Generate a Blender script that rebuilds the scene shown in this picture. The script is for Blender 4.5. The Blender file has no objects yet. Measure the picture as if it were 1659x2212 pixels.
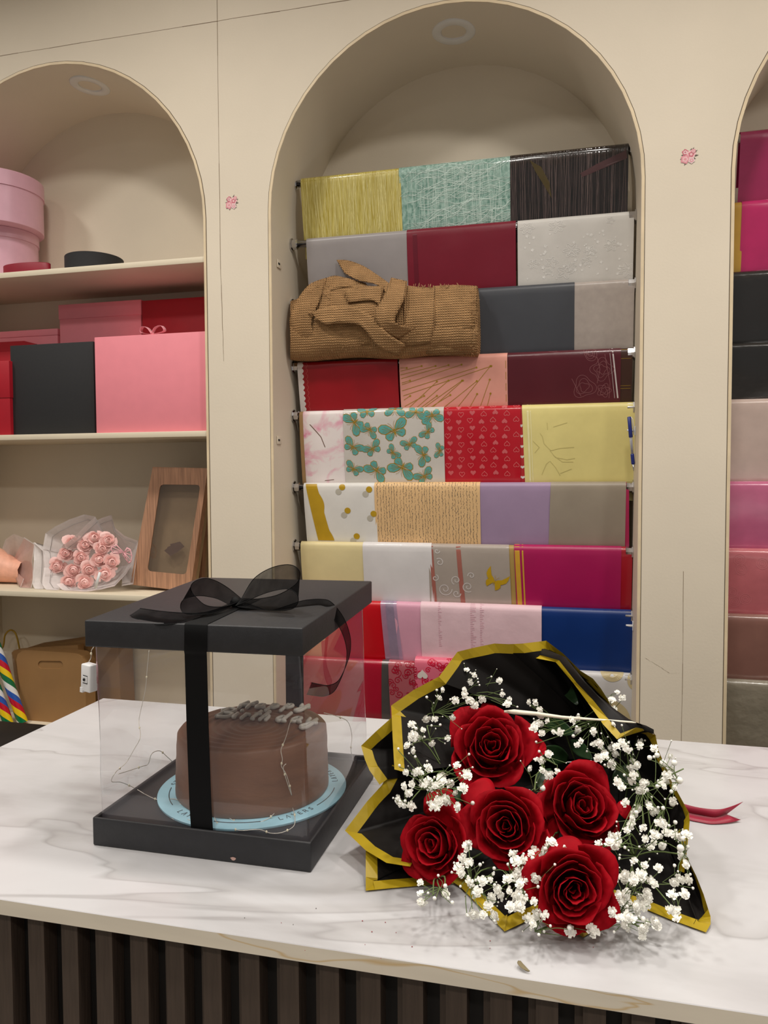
import bpy, bmesh, math, random
from mathutils import Vector, Matrix, Euler, noise
PI = math.pi
random.seed(7)

# ------------------------------------------------------------------ camera
F = 1650.0; CX, CY = 829.5, 1106.0; W, H = 1659, 2212
_d = Vector((169.0, 35900.0, F)).normalized()
_n = Vector((411.0, 0.0, F)); _n.y = -(_n.x*_d.x + _n.z*_d.z)/_d.y; _n.normalize()
_x = _d.cross(_n)
CAM = Vector((0, 0, 1.43))
R3 = Matrix((_x, _n, -_d))                    # picture axes (right, down, forward) -> world
def ray(u, v): return R3 @ Vector((u-CX, v-CY, F))
def at_z(u, v, z):                              # sight line meets a level plane
    r = ray(u, v); return CAM + r*((z-CAM.z)/r.z)
def at_y(u, v, y):                              # ... a plane parallel to the back wall
    r = ray(u, v); return CAM + r*(y/r.y)
def at_x(u, v, x):
    r = ray(u, v); return CAM + r*(x/r.x)
scene = bpy.context.scene
COL = scene.collection
cd = bpy.data.cameras.new('camera'); cam = bpy.data.objects.new('camera', cd); COL.objects.link(cam)
right = R3 @ Vector((1, 0, 0)); upv = R3 @ Vector((0, -1, 0)); back = R3 @ Vector((0, 0, -1))
m3 = Matrix((right, upv, back)).transposed()
cam.matrix_world = Matrix.Translation(CAM) @ m3.to_4x4()
cd.sensor_fit = 'VERTICAL'; cd.sensor_height = 36.0; cd.lens = F/H*36.0
cd.clip_start = 0.01
scene.camera = cam
# ------------------------------------------------------------------ light
wd = bpy.data.worlds.new('room_ambient'); scene.world = wd; wd.use_nodes = True
bg = wd.node_tree.nodes['Background']; bg.inputs[0].default_value = (1.0, 0.95, 0.88, 1); bg.inputs[1].default_value = 0.25
CEIL = 3.15
def downlight(x, y, power, size=0.22):
    l = bpy.data.lights.new('ceiling_lamp', 'AREA'); l.shape = 'DISK'; l.size = size
    l.energy = power; l.color = (1.0, 0.955, 0.89); l.spread = math.radians(150)
    o = bpy.data.objects.new('ceiling_lamp', l); COL.objects.link(o); o.location = (x, y, CEIL)
for x in (-2.25, -1.05, 0.15, 1.35): downlight(x, 1.05, 13)
for x in (-1.7, -0.3, 1.1): downlight(x, 0.15, 10)
for x in (-1.7, 0.0, 1.7): downlight(x, -1.3, 17)
vs = scene.view_settings
vs.view_transform = 'Standard'; vs.look = 'None'; vs.gamma = 1.0; vs.use_curve_mapping = False; vs.exposure = -0.24

# ------------------------------------------------------------------ materials
def lin(c):
    c = c/255.0
    return c/12.92 if c <= 0.04045 else ((c+0.055)/1.055)**2.4
def rgb(r, g, b): return (lin(r), lin(g), lin(b), 1.0)
MATS = {}
def mat(name, color, rough=0.6, metal=0.0, var=0.06, scale=30.0, bump=0.0, bscale=60.0, coat=0.0, sheen=0.0, alpha=1.0, trans=0.0, stretch=(1,1,1), spec=0.5, coat_rough=0.08):
    if name in MATS: return MATS[name]
    m = bpy.data.materials.new(name); m.use_nodes = True; MATS[name] = m
    nt = m.node_tree; b = nt.nodes['Principled BSDF']
    b.inputs['Roughness'].default_value = rough; b.inputs['Metallic'].default_value = metal
    b.inputs['Coat Weight'].default_value = coat; b.inputs['Coat Roughness'].default_value = coat_rough
    b.inputs['Sheen Weight'].default_value = sheen; b.inputs['Alpha'].default_value = alpha
    b.inputs['Transmission Weight'].default_value = trans
    b.inputs['Specular IOR Level'].default_value = spec
    tc = nt.nodes.new('ShaderNodeTexCoord'); mp = nt.nodes.new('ShaderNodeMapping')
    mp.inputs['Scale'].default_value = stretch
    nt.links.new(tc.outputs['Object'], mp.inputs['Vector'])
    nz = nt.nodes.new('ShaderNodeTexNoise'); nz.inputs['Scale'].default_value = scale; nz.inputs['Detail'].default_value = 4
    nt.links.new(mp.outputs[0], nz.inputs['Vector'])
    rp = nt.nodes.new('ShaderNodeValToRGB')
    c = color
    rp.color_ramp.elements[0].position = 0.3; rp.color_ramp.elements[1].position = 0.7
    rp.color_ramp.elements[0].color = tuple(max(0, v*(1-var)) for v in c[:3])+(1,)
    rp.color_ramp.elements[1].color = tuple(min(1, v*(1+var)) for v in c[:3])+(1,)
    nt.links.new(nz.outputs['Fac'], rp.inputs['Fac']); nt.links.new(rp.outputs['Color'], b.inputs['Base Color'])
    if bump > 0:
        n2 = nt.nodes.new('ShaderNodeTexNoise'); n2.inputs['Scale'].default_value = bscale; n2.inputs['Detail'].default_value = 3
        nt.links.new(mp.outputs[0], n2.inputs['Vector'])
        bp = nt.nodes.new('ShaderNodeBump'); bp.inputs['Strength'].default_value = bump; bp.inputs['Distance'].default_value = 0.01
        nt.links.new(n2.outputs['Fac'], bp.inputs['Height']); nt.links.new(bp.outputs[0], b.inputs['Normal'])
    return m
def tree(m): return m.node_tree, m.node_tree.nodes['Principled BSDF']
def sheer(name, color, opacity, rough=0.5, ior=1.4, gloss=0.0, graze=0.9):
    """thin see-through film or gauze: clear + diffuse, with a Fresnel gloss"""
    if name in MATS: return MATS[name]
    m = bpy.data.materials.new(name); m.use_nodes = True; MATS[name] = m
    nt = m.node_tree; nt.nodes.remove(nt.nodes['Principled BSDF']); out = nt.nodes['Material Output']
    tr = nt.nodes.new('ShaderNodeBsdfTransparent'); df = nt.nodes.new('ShaderNodeBsdfDiffuse')
    tc = nt.nodes.new('ShaderNodeTexCoord'); nz = nt.nodes.new('ShaderNodeTexNoise'); nz.inputs['Scale'].default_value = 60
    nt.links.new(tc.outputs['Object'], nz.inputs['Vector'])
    mr = nt.nodes.new('ShaderNodeMapRange'); mr.inputs['To Min'].default_value = max(0, opacity*0.85); mr.inputs['To Max'].default_value = min(1, opacity*1.15)
    nt.links.new(nz.outputs['Fac'], mr.inputs['Value'])
    df.inputs['Color'].default_value = color
    mx = nt.nodes.new('ShaderNodeMixShader'); nt.links.new(mr.outputs[0], mx.inputs[0])
    nt.links.new(tr.outputs[0], mx.inputs[1]); nt.links.new(df.outputs[0], mx.inputs[2])
    gl = nt.nodes.new('ShaderNodeBsdfGlossy'); gl.inputs['Roughness'].default_value = rough
    fr = nt.nodes.new('ShaderNodeLayerWeight'); fr.inputs['Blend'].default_value = 0.5
    pw = nt.nodes.new('ShaderNodeMath'); pw.operation = 'POWER'; pw.inputs[1].default_value = 5.0; nt.links.new(fr.outputs['Facing'], pw.inputs[0])
    f0 = ((ior-1)/(ior+1))**2
    ad = nt.nodes.new('ShaderNodeMath'); ad.operation = 'MULTIPLY_ADD'; ad.use_clamp = True; ad.inputs[1].default_value = graze*(1-f0); ad.inputs[2].default_value = f0+gloss
    nt.links.new(pw.outputs[0], ad.inputs[0])
    m2 = nt.nodes.new('ShaderNodeMixShader'); nt.links.new(ad.outputs[0], m2.inputs[0])
    nt.links.new(mx.outputs[0], m2.inputs[1]); nt.links.new(gl.outputs[0], m2.inputs[2])
    nt.links.new(m2.outputs[0], out.inputs['Surface'])
    return m
def bump_film(m, strength, scale, stretch=(1, 1, 1)):
    """crinkles for a film made with sheer()"""
    nt = m.node_tree
    tc = nt.nodes.new('ShaderNodeTexCoord'); mp = nt.nodes.new('ShaderNodeMapping'); mp.inputs['Scale'].default_value = stretch
    nz = nt.nodes.new('ShaderNodeTexNoise'); nz.inputs['Scale'].default_value = scale; nz.inputs['Detail'].default_value = 5
    nt.links.new(tc.outputs['Object'], mp.inputs[0]); nt.links.new(mp.outputs[0], nz.inputs['Vector'])
    bp = nt.nodes.new('ShaderNodeBump'); bp.inputs['Strength'].default_value = strength; bp.inputs['Distance'].default_value = 0.02
    nt.links.new(nz.outputs['Fac'], bp.inputs['Height'])
    for n in nt.nodes:
        if n.type in ('BSDF_GLOSSY', 'FRESNEL'): nt.links.new(bp.outputs[0], n.inputs['Normal'])

# ------------------------------------------------------------------ object helpers
def tag(o, label=None, cat=None, group=None, kind=None):
    if label: o['label'] = label
    if cat: o['category'] = cat
    if group: o['group'] = group
    if kind: o['kind'] = kind
    return o
def empty(name, loc, label=None, cat=None, group=None, kind=None):
    o = bpy.data.objects.new(name, None); COL.objects.link(o); o.location = loc; o.empty_display_size = 0.02
    o.matrix_world = Matrix.Translation(loc)
    return tag(o, label, cat, group, kind)
def link(name, me, parent=None, loc=None):
    o = bpy.data.objects.new(name, me); COL.objects.link(o)
    if loc is not None: o.matrix_world = Matrix.Translation(loc)
    if parent is not None:
        o.parent = parent; o.matrix_parent_inverse = parent.matrix_world.inverted()
    return o
def mesh(name, verts, faces, mats, parent=None, smooth=True, fmat=None):
    """world-space vertices -> one object whose origin sits at the middle of its bottom"""
    vs_ = [Vector(v) for v in verts]
    xs = [v.x for v in vs_]; ys = [v.y for v in vs_]; zs = [v.z for v in vs_]
    c = Vector(((min(xs)+max(xs))/2, (min(ys)+max(ys))/2, min(zs)))
    me = bpy.data.meshes.new(name); me.from_pydata([v-c for v in vs_], [], faces); me.update()
    if not isinstance(mats, (list, tuple)): mats = [mats]
    for m in mats: me.materials.append(m)
    for i, p in enumerate(me.polygons):
        p.use_smooth = smooth
        if fmat: p.material_index = fmat[i]
    return link(name, me, parent, c)
class MB:
    def __init__(s): s.v = []; s.f = []; s.mi = []
    def add(s, verts, faces, mi=0):
        k = len(s.v); s.v += [Vector(p) for p in verts]; s.f += [tuple(k+i for i in f) for f in faces]; s.mi += [mi]*len(faces)
    def box(s, a, b, mi=0):
        x0, y0, z0 = a; x1, y1, z1 = b
        s.add([(x0,y0,z0),(x1,y0,z0),(x1,y1,z0),(x0,y1,z0),(x0,y0,z1),(x1,y0,z1),(x1,y1,z1),(x0,y1,z1)],
              [(0,3,2,1),(4,5,6,7),(0,1,5,4),(1,2,6,5),(2,3,7,6),(3,0,4,7)], mi)
    def grid(s, rows, mi=0, closed=False):
        n = len(rows[0]); k = len(s.v)
        for r in rows: s.v += [Vector(p) for p in r]
        for i in range(len(rows)-1):
            for j in range(n if closed else n-1):
                j2 = (j+1) % n
                s.f.append((k+i*n+j, k+i*n+j2, k+(i+1)*n+j2, k+(i+1)*n+j)); s.mi.append(mi)
    def tube(s, pts, r, seg=8, mi=0, cap=True):
        pts = [Vector(p) for p in pts]; n = len(pts)
        rr = r if isinstance(r, (list, tuple)) else [r]*n
        rows = []; ref = None
        for i in range(n):
            t = (pts[min(i+1, n-1)]-pts[max(i-1, 0)]).normalized()
            if ref is None:
                ref = Vector((0, 0, 1)) if abs(t.z) < 0.9 else Vector((1, 0, 0))
            a = (ref - t*ref.dot(t)).normalized(); b = t.cross(a); ref = a
            rows.append([pts[i]+(a*math.cos(2*PI*j/seg)+b*math.sin(2*PI*j/seg))*rr[i] for j in range(seg)])
        k = len(s.v); s.grid(rows, mi, True)
        if cap:
            s.f.append(tuple(k+j for j in reversed(range(seg)))); s.mi.append(mi)
            e = k+(n-1)*seg; s.f.append(tuple(e+j for j in range(seg))); s.mi.append(mi)
    def lathe(s, prof, c, seg=48, mi=0):
        c = Vector(c)
        rows = [[c+Vector((r*math.cos(2*PI*j/seg), r*math.sin(2*PI*j/seg), z)) for j in range(seg)] for r, z in prof]
        s.grid(rows, mi, True)
    def ball(s, c, r, mi=0, u=6, v=4, sz=1.0):
        c = Vector(c); rows = []
        for i in range(v+1):
            a = PI*i/v; rows.append([c+Vector((r*math.sin(a)*math.cos(2*PI*j/u), r*math.sin(a)*math.sin(2*PI*j/u), -r*sz*math.cos(a))) for j in range(u)])
        s.grid(rows, mi, True)
    def poly(s, pts, mi=0):
        k = len(s.v); s.v += [Vector(p) for p in pts]; s.f.append(tuple(range(k, k+len(pts)))); s.mi.append(mi)
    def build(s, name, mats, parent=None, smooth=True):
        o = mesh(name, s.v, s.f, mats, parent, smooth, s.mi)
        return o
def smooth_angle(o, ang=40):
    me = o.data
    bm = bmesh.new(); bm.from_mesh(me)
    for e in bm.edges:
        if len(e.link_faces) == 2 and e.calc_face_angle(0) > math.radians(ang): e.smooth = False
    for f in bm.faces: f.smooth = True
    bm.to_mesh(me); bm.free()
def recalc(o):
    bm = bmesh.new(); bm.from_mesh(o.data); bmesh.ops.remove_doubles(bm, verts=bm.verts, dist=1e-6)
    bmesh.ops.recalc_face_normals(bm, faces=bm.faces); bm.to_mesh(o.data); bm.free(); return o
def bevel(o, w=0.002, seg=2):
    bm = bmesh.new(); bm.from_mesh(o.data)
    bmesh.ops.bevel(bm, geom=[e for e in bm.edges if len(e.link_faces) == 2 and e.calc_face_angle(0) > 0.6], offset=w, segments=seg, affect='EDGES', profile=0.5)
    for f in bm.faces: f.smooth = True
    bm.to_mesh(o.data); bm.free()
    smooth_angle(o, 50); return o
def rbox(name, a, b, m, parent=None, w=0.0015):
    q = MB(); q.box(a, b); return bevel(q.build(name, m, parent), w)
def solid(o, t, off=0.0):
    md = o.modifiers.new('thickness', 'SOLIDIFY'); md.thickness = t; md.offset = off; return o
def subsurf(o, n=1):
    md = o.modifiers.new('subdivision', 'SUBSURF'); md.levels = n; md.render_levels = n; return o
def catmull(pts, n=6):
    pts = [Vector(p) for p in pts]; out = []
    for i in range(len(pts)-1):
        p0 = pts[max(i-1, 0)]; p1 = pts[i]; p2 = pts[i+1]; p3 = pts[min(i+2, len(pts)-1)]
        for k in range(n):
            t = k/n
            out.append(0.5*((2*p1)+(p2-p0)*t+(2*p0-5*p1+4*p2-p3)*t*t+(3*p1-p0-3*p2+p3)*t**3))
    out.append(pts[-1]); return out
def strip(path, wvecs, width):
    """flat ribbon rows along a path; wvecs = direction of the width at each point"""
    rows = []
    for p, w in zip(path, wvecs):
        w = Vector(w).normalized()
        rows.append([p-w*width/2, p-w*width/6, p+w*width/6, p+w*width/2])
    return rows
def copy_thing(o, parent=None):
    c = o.copy(); COL.objects.link(c)
    if parent is not None: c.parent = parent
    for ch in list(o.children): copy_thing(ch, c)
    return c

# ------------------------------------------------------------------ common materials
M_WALL = mat('warm_white_wall_paint', rgb(226, 214, 194), 0.65, var=0.035, scale=3.5, bump=0.03, bscale=160)
M_WALL_DARK = mat('dark_joint', rgb(92, 78, 62), 0.8)
M_BAND = mat('cream_edge_banding', rgb(224, 204, 170), 0.5, var=0.1, scale=14)
M_CHROME = mat('chrome', rgb(205, 205, 208), 0.12, 1.0, var=0.03)
M_WPLAST = mat('white_plastic', rgb(235, 235, 236), 0.3, var=0.02)
M_BLACKPLAST = mat('black_plastic', rgb(18, 18, 20), 0.4)
M_GOLD = mat('gold_print', rgb(176, 140, 36), 0.4, 0.3, var=0.12, scale=60)

# ------------------------------------------------------------------ wall with three arched niches
YW, YB = 1.95, 2.25; NR = 0.4725; SPR = 2.14
NC = (-1.4655, -0.3215, 0.8300)
ZTOP = 3.15; X0, X1 = -2.25, 1.75
wall = MB()
def arch(c, r, n=28): return [(c+r*math.cos(PI-PI*i/n), SPR+r*math.sin(PI-PI*i/n)) for i in range(n+1)]
xs_edges = [X0]
for c in NC: xs_edges += [c-NR, c+NR]
xs_edges.append(X1)
for i in range(0, len(xs_edges), 2):                       # pillars between the niches
    a, b = xs_edges[i], xs_edges[i+1]
    wall.poly([(a, YW, 0), (b, YW, 0), (b, YW, SPR), (a, YW, SPR)])
    wall.poly([(a, YW, SPR), (b, YW, SPR), (b, YW, ZTOP), (a, YW, ZTOP)])
for c in NC:
    A = arch(c, NR)
    for (xa, za), (xb, zb) in zip(A, A[1:]):
        wall.poly([(xa, YW, za), (xb, YW, zb), (xb, YW, ZTOP), (xa, YW, ZTOP)])
wo = tag(wall.build('wall_back', M_WALL, smooth=False), kind='structure')
for c in NC:                                                # lining: sides, soffit and back of each niche
    A = [(c-NR, 0.0)] + arch(c, NR) + [(c+NR, 0.0)]
    q = MB(); q.grid([[(x, YW, z) for x, z in A], [(x, YB, z) for x, z in A]])
    o = q.build('niche_lining', M_WALL, wo); smooth_angle(o, 30)
    q = MB(); q.poly([(x, YB, z) for x, z in A]); q.build('niche_back', M_WALL, wo, smooth=False)
    for rr, w, m, y in ((NR+0.0005, 0.007, M_BAND, 0.0016), (NR+0.0075, 0.0016, M_WALL_DARK, 0.0006)):   # edge banding and the joint beside it
        I = [(c-rr, 0.0)]+arch(c, rr)+[(c+rr, 0.0)]; O = [(c-rr-w, 0.0)]+arch(c, rr+w)+[(c+rr+w, 0.0)]
        q = MB(); q.grid([[(x, YW, z) for x, z in I], [(x, YW-y, z) for x, z in I], [(x, YW-y, z) for x, z in O], [(x, YW, z) for x, z in O]])
        q.build('edge_band' if m is M_BAND else 'edge_joint', m, wo, smooth=False)
def seam(pts, w=0.0012):
    q = MB(); y = YW-0.0005; out = []
    for i in range(len(pts)-1):
        for k in range(12):
            t = k/12; out.append((pts[i][0]*(1-t)+pts[i+1][0]*t+random.uniform(-1, 1)*0.0006, pts[i][1]*(1-t)+pts[i+1][1]*t+random.uniform(-1, 1)*0.0006))
    out.append(pts[-1]); ver = abs(pts[0][0]-pts[-1][0]) < 0.1
    for (xa, za), (xb, zb) in zip(out, out[1:]):
        wa = w*random.uniform(0.5, 1.2)/2
        if ver: q.poly([(xa-wa, y, za), (xa+wa, y, za), (xb+wa, y, zb), (xb-wa, y, zb)])
        else: q.poly([(xa, y, za-wa), (xb, y, zb-wa), (xb, y, zb+wa), (xa, y, za+wa)])
    q.build('panel_seam', mat('seam_line', rgb(128, 108, 84), 0.8), wo, smooth=False)
seam([(-2.2, 2.662), (-0.943, 2.661), (-0.4, 2.66), (1.7, 2.662)])
seam([(-0.943, 3.14), (-0.943, 2.0), (-0.938, 1.75)]); seam([(0.257, 1.2), (0.257, 0.3)], 0.0009)
seam([(0.17, 0.985), (0.2, 0.968), (0.228, 0.95), (0.25, 0.951)], 0.0009)
fl = MB(); fl.box((-3.5, -3.6, -0.05), (3.2, 2.4, 0.0)); tag(fl.build('floor', mat('floor_tiles', rgb(150, 140, 128), 0.35, var=0.15, scale=4), smooth=False), kind='structure')
ce = MB(); ce.box((-3.5, -3.6, 3.2), (3.2, 2.4, 3.25)); tag(ce.build('ceiling', mat('ceiling_paint', rgb(236, 228, 214), 0.8), smooth=False), kind='structure')

# recessed downlights in the soffits (switched off)
def soffit_light(u, v, label, c):
    p = at_y(u, v, 2.07); x = p.x; dx = x-c; z = SPR+math.sqrt(NR*NR-dx*dx)
    nrm = Vector((-dx, 0, -(z-SPR))).normalized(); p = Vector((x, 2.07, z))
    t = empty('recessed_downlight', p, label, 'downlight', 'recessed downlights in the niches')
    rot = Vector((0, 0, -1)).rotation_difference(nrm).to_matrix()
    def L(prof, name, m):
        q = MB(); q.lathe(prof, (0, 0, 0), 40); q.v = [p+rot@v for v in q.v]; o = q.build(name, m, t); return o
    mw = mat('downlight_white_trim', rgb(232, 230, 226), 0.45, var=0.02)
    L([(0.058, 0.001), (0.058, -0.004), (0.055, -0.006), (0.036, -0.006), (0.034, -0.004)], 'trim_ring', mw)
    L([(0.034, -0.004), (0.020, 0.022), (0.018, 0.024)], 'reflector_cone', mat('downlight_reflector', rgb(225, 222, 220), 0.25, 0.2, var=0.03))
    L([(0.018, 0.022), (0.0001, 0.022)], 'lens', mat('downlight_lens', rgb(90, 82, 74), 0.3))
soffit_light(980, 81, 'round white recessed downlight above the wrapping paper sheets', NC[1])
soffit_light(195, 204, 'round white recessed downlight above the pink hat boxes', NC[0])

# ------------------------------------------------------------------ service counter
M_MARBLE = mat('grey_veined_marble', rgb(226, 222, 219), 0.22, coat=0.0)
nt, b = tree(M_MARBLE)
for n in list(nt.nodes):
    if n.type in ('TEX_NOISE', 'VALTORGB'): nt.nodes.remove(n)
mp = [n for n in nt.nodes if n.type == 'MAPPING'][0]; mp.inputs['Scale'].default_value = (1.1, 2.4, 1.1); mp.inputs['Rotation'].default_value = (0, 0, 0.35)
def nz_(sc, det=5, dist=0.0):
    n = nt.nodes.new('ShaderNodeTexNoise'); n.inputs['Scale'].default_value = sc; n.inputs['Detail'].default_value = det; n.inputs['Distortion'].default_value = dist
    nt.links.new(mp.outputs[0], n.inputs['Vector']); return n
def ramp_(src, stops):
    r = nt.nodes.new('ShaderNodeValToRGB'); e = r.color_ramp.elements
    while len(e) < len(stops): e.new(0.5)
    for k, (p, c) in enumerate(stops): e[k].position = p; e[k].color = c
    nt.links.new(src, r.inputs['Fac']); return r
def mul_(a, b_, fac=1.0):
    x = nt.nodes.new('ShaderNodeMixRGB'); x.blend_type = 'MULTIPLY'; x.inputs[0].default_value = fac
    nt.links.new(a, x.inputs[1]); nt.links.new(b_, x.inputs[2]); return x
cl = ramp_(nz_(2.2, 6, 0.6).outputs['Fac'], [(0.28, rgb(172, 170, 171)), (0.45, rgb(194, 193, 195)), (0.75, rgb(203, 202, 204))])
ve = ramp_(nz_(0.9, 4, 1.1).outputs['Fac'], [(0.470, (1, 1, 1, 1)), (0.496, (0.88, 0.87, 0.86, 1)), (0.500, (0.76, 0.75, 0.74, 1)), (0.506, (1, 1, 1, 1))])
sm = ramp_(nz_(4.0, 9, 0.8).outputs['Fac'], [(0.54, (1, 1, 1, 1)), (0.70, (0.80, 0.79, 0.78, 1)), (0.78, (0.88, 0.88, 0.87, 1))])
nt.links.new(mul_(mul_(cl.outputs[0], ve.outputs[0]).outputs[0], sm.outputs[0], 0.6).outputs[0], b.inputs['Base Color'])
M_EDGE = mat('beige_marble_edge', rgb(224, 215, 198), 0.3, var=0.05, scale=9)
nt, b = tree(M_EDGE); mp = [n for n in nt.nodes if n.type == 'MAPPING'][0]
mp.inputs['Rotation'].default_value = (0, 0.5, 0.2); mp.inputs['Scale'].default_value = (1.0, 1, 6)
old = [n for n in nt.nodes if n.type == 'VALTORGB'][0]
ve = ramp_(nz_(3.0, 3, 0.8).outputs['Fac'], [(0.485, (1, 1, 1, 1)), (0.5, (0.86, 0.70, 0.46, 1)), (0.512, (1, 1, 1, 1))])
nt.links.new(mul_(old.outputs[0], ve.outputs[0]).outputs[0], b.inputs['Base Color'])
M_SLAT = mat('dark_walnut_slat', rgb(68, 56, 48), 0.5, var=0.22, scale=26, stretch=(8, 8, 0.5), bump=0.1, bscale=40)
M_SLATBACK = mat('dark_slat_backing', rgb(20, 16, 14), 0.6, var=0.2, scale=20, stretch=(6, 6, 0.6))
ZC = 1.0; CXL, CXR, CYF, CYB = -0.892, 1.25, 0.645, 1.300
cnt = empty('service_counter', (0.15, 0.97, 0), 'long service counter with pale marble top and dark slatted front', 'counter')
slab = MB(); slab.box((CXL, CYF, ZC-0.0168), (CXR, CYB, ZC))
so = slab.build('counter_top', [M_MARBLE, M_EDGE], cnt, smooth=False)
for p in so.data.polygons:
    if abs(p.normal.z) < 0.5: p.material_index = 1
bm = bmesh.new(); bm.from_mesh(so.data)
bmesh.ops.bevel(bm, geom=list(bm.edges), offset=0.0007, segments=1, affect='EDGES', material=0); bm.to_mesh(so.data); bm.free()
rbox('counter_body', (CXL+0.03, CYF+0.033, 0.0), (CXR-0.02, CYB-0.03, ZC-0.0168), M_SLATBACK, cnt, 0.001)
q = MB()
def slat_mesh():
    q = MB(); q.box((-0.0095, 0, 0.002), (0.0095, 0.020, ZC-0.0170)); q.box((-0.0165, 0.010, 0.002), (-0.0095, 0.020, ZC-0.0172)); return q
xs0 = at_y(0, 2000, CYF+0.012).x; x = xs0-0.0397*2+0.000
first = None
while x < 0.45:
    if x > CXL+0.03:
        if first is None:
            first = slat_mesh().build('slat', M_SLAT, None, smooth=False); me = first.data
            first.matrix_world = Matrix.Translation((x, CYF+0.0225, 0.0)); first.parent = cnt; first.matrix_parent_inverse = cnt.matrix_world.inverted()
        else:
            link('slat', me, cnt, Vector((x, CYF+0.0225, 0.0)))
    x += 0.0397

# ------------------------------------------------------------------ shelves of the left niche
M_SHELF = mat('cream_shelf_board', rgb(224, 212, 188), 0.5, var=0.03, scale=6)
SH = (2.040, 1.561, 1.091, 0.668)
SL, SR = NC[0]-NR+0.0015, NC[0]+NR-0.0015
names_ = ('top cream shelf board in the left niche, under the pink hat boxes', 'second cream shelf board in the left niche, under the black and pink square boxes',
          'third cream shelf board in the left niche, under the pink rose bouquet', 'lowest cream shelf board in the left niche, under the brown carton')
for z, lb in zip(SH, names_):
    t = empty('niche_shelf', (NC[0], 2.1, z-0.016), lb, 'shelf', 'shelf boards of the left niche')
    rbox('board', (SL, YW+0.004, z-0.016), (SR, YB-0.001, z), M_SHELF, t, 0.001)
    for sx in (SL+0.0005, SR-0.0125):
        for y in (YW+0.05, YB-0.06):
            rbox('shelf_pin', (sx, y, z-0.029), (sx+0.012, y+0.012, z-0.0162), mat('clear_shelf_pin', rgb(150, 138, 120), 0.2), t, 0.001)

# ---- round hat boxes on the top shelf
M_PINKHAT = mat('pale_pink_lacquered_paper', rgb(226, 176, 194), 0.28, var=0.03, bump=0.06, bscale=500)
def hat_box(c, r, h, lidh, m, label, name='hat_box'):
    t = empty(name, c, label, 'hat box')
    q = MB(); q.lathe([(0.0001, 0), (r-0.004, 0), (r-0.003, 0.001), (r-0.003, h-lidh*0.6)], c, 56); smooth_angle(q.build('body', m, t), 40)
    q = MB(); q.lathe([(r-0.003, h-lidh), (r, h-lidh), (r, h-0.0015), (r-0.0015, h), (0.0001, h)], c, 56); smooth_angle(q.build('lid', m, t), 40)
    return t
z = SH[0]
pA = at_y(4, 550, 2.134); pA.z = z
hA = at_y(8, 508, 2.134).z - z
hat_box(pA, 0.112, hA, 0.032, M_PINKHAT, 'smaller pale pink round hat box, under the bigger one')
pB = at_y(-2, 520, 2.108); pB.z = z+hA
hat_box(pB, 0.136, at_y(8, 393, 2.108).z-z-hA, 0.046, M_PINKHAT, 'larger pale pink round hat box, on top of the other')
def round_lid(u, v, y, r, m, label, sq=1.0):
    p = at_y(u, v, y); zt = p.z; p.z = z
    t = empty('round_box_lid', p, label, 'box lid')
    q = MB(); q.lathe([(r-0.002, 0), (r, 0), (r, zt-z-0.001), (r-0.001, zt-z), (0.0001, zt-z)], p, 48); q.v = [Vector((v_.x, p.y+(v_.y-p.y)*sq, v_.z)) for v_ in q.v]; smooth_angle(q.build('rim', m, t), 40)
    q = MB(); q.lathe([(r-0.0005, zt-z-0.0002), (r-0.002, zt-z+0.0008), (0.0001, zt-z+0.0008)], p, 48); q.v = [Vector((v_.x, p.y+(v_.y-p.y)*sq, v_.z)) for v_ in q.v]; q.build('cover', m, t)
M_BLACKCARD = mat('matt_black_card', rgb(33, 33, 35), 0.75, var=0.08, scale=120)
M_REDCARD = mat('deep_red_card', rgb(168, 8, 32), 0.55, var=0.04)
M_PINKCARD = mat('rose_pink_card', rgb(238, 140, 152), 0.6, var=0.02)
round_lid(204, 560, 2.05, 0.084, M_BLACKCARD, 'black round box lid lying on the top shelf')
round_lid(58, 573, 1.985, 0.080, mat('burgundy_card', rgb(140, 16, 40), 0.5), 'dark red oval box lid lying in front of the pink hat boxes', 0.33)

# ---- square gift boxes on the second shelf
def gift_box(u0, u1, v0, y, dep, m, label, lid=0.0, v1=None, ms=None):
    a = at_y(u0, (v0+930)/2, y); b_ = at_y(u1, (v0+930)/2, y); zt = at_y((u0+u1)/2, v0, y).z; z0 = SH[1]
    t = empty('gift_box', ((a.x+b_.x)/2, y+dep/2, z0), label, 'gift box', 'square gift boxes on the second shelf')
    x0, x1 = a.x, min(b_.x, SR-0.001); g = 0.002 if lid else 0
    rbox('body', (x0+g, y+g, z0), (x1-g, y+dep-g, zt-(0.002 if lid else 0)), m, t, 0.0012)
    if lid: rbox('lid', (x0, y, zt-lid), (x1, y+dep, zt+0.0005), m, t, 0.0012)
    return t, x0, x1, zt
gift_box(129, 307, 653, 2.125, 0.12, M_PINKCARD, 'tall rose pink gift box behind the black box', 0.045)
gift_box(309, 446, 645, 2.125, 0.12, M_REDCARD, 'tall dark red gift box behind the large pink box')
gift_box(-60, 127, 715, 2.13, 0.11, M_PINKCARD, 'low rose pink gift box behind the red box', 0.02)
t, xa, xb, zt = gift_box(206, 447, 722, 1.972, 0.15, M_PINKCARD, 'large rose pink gift box with a pink bow')
bow = at_y(330, 722, 1.99); bx, by, bz = bow.x, 1.988, zt+0.0005
q = MB()
for s in (-1, 1):
    pts = [Vector((bx, by, bz+0.004)), Vector((bx+s*0.012, by-0.002, bz+0.020)), Vector((bx+s*0.030, by, bz+0.025)), Vector((bx+s*0.036, by+0.004, bz+0.010)), Vector((bx, by+0.004, bz+0.003))]
    P = catmull(pts, 5); q.grid(strip(P, [Vector((0.1, 1, 0.1))]*len(P), 0.014))
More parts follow.
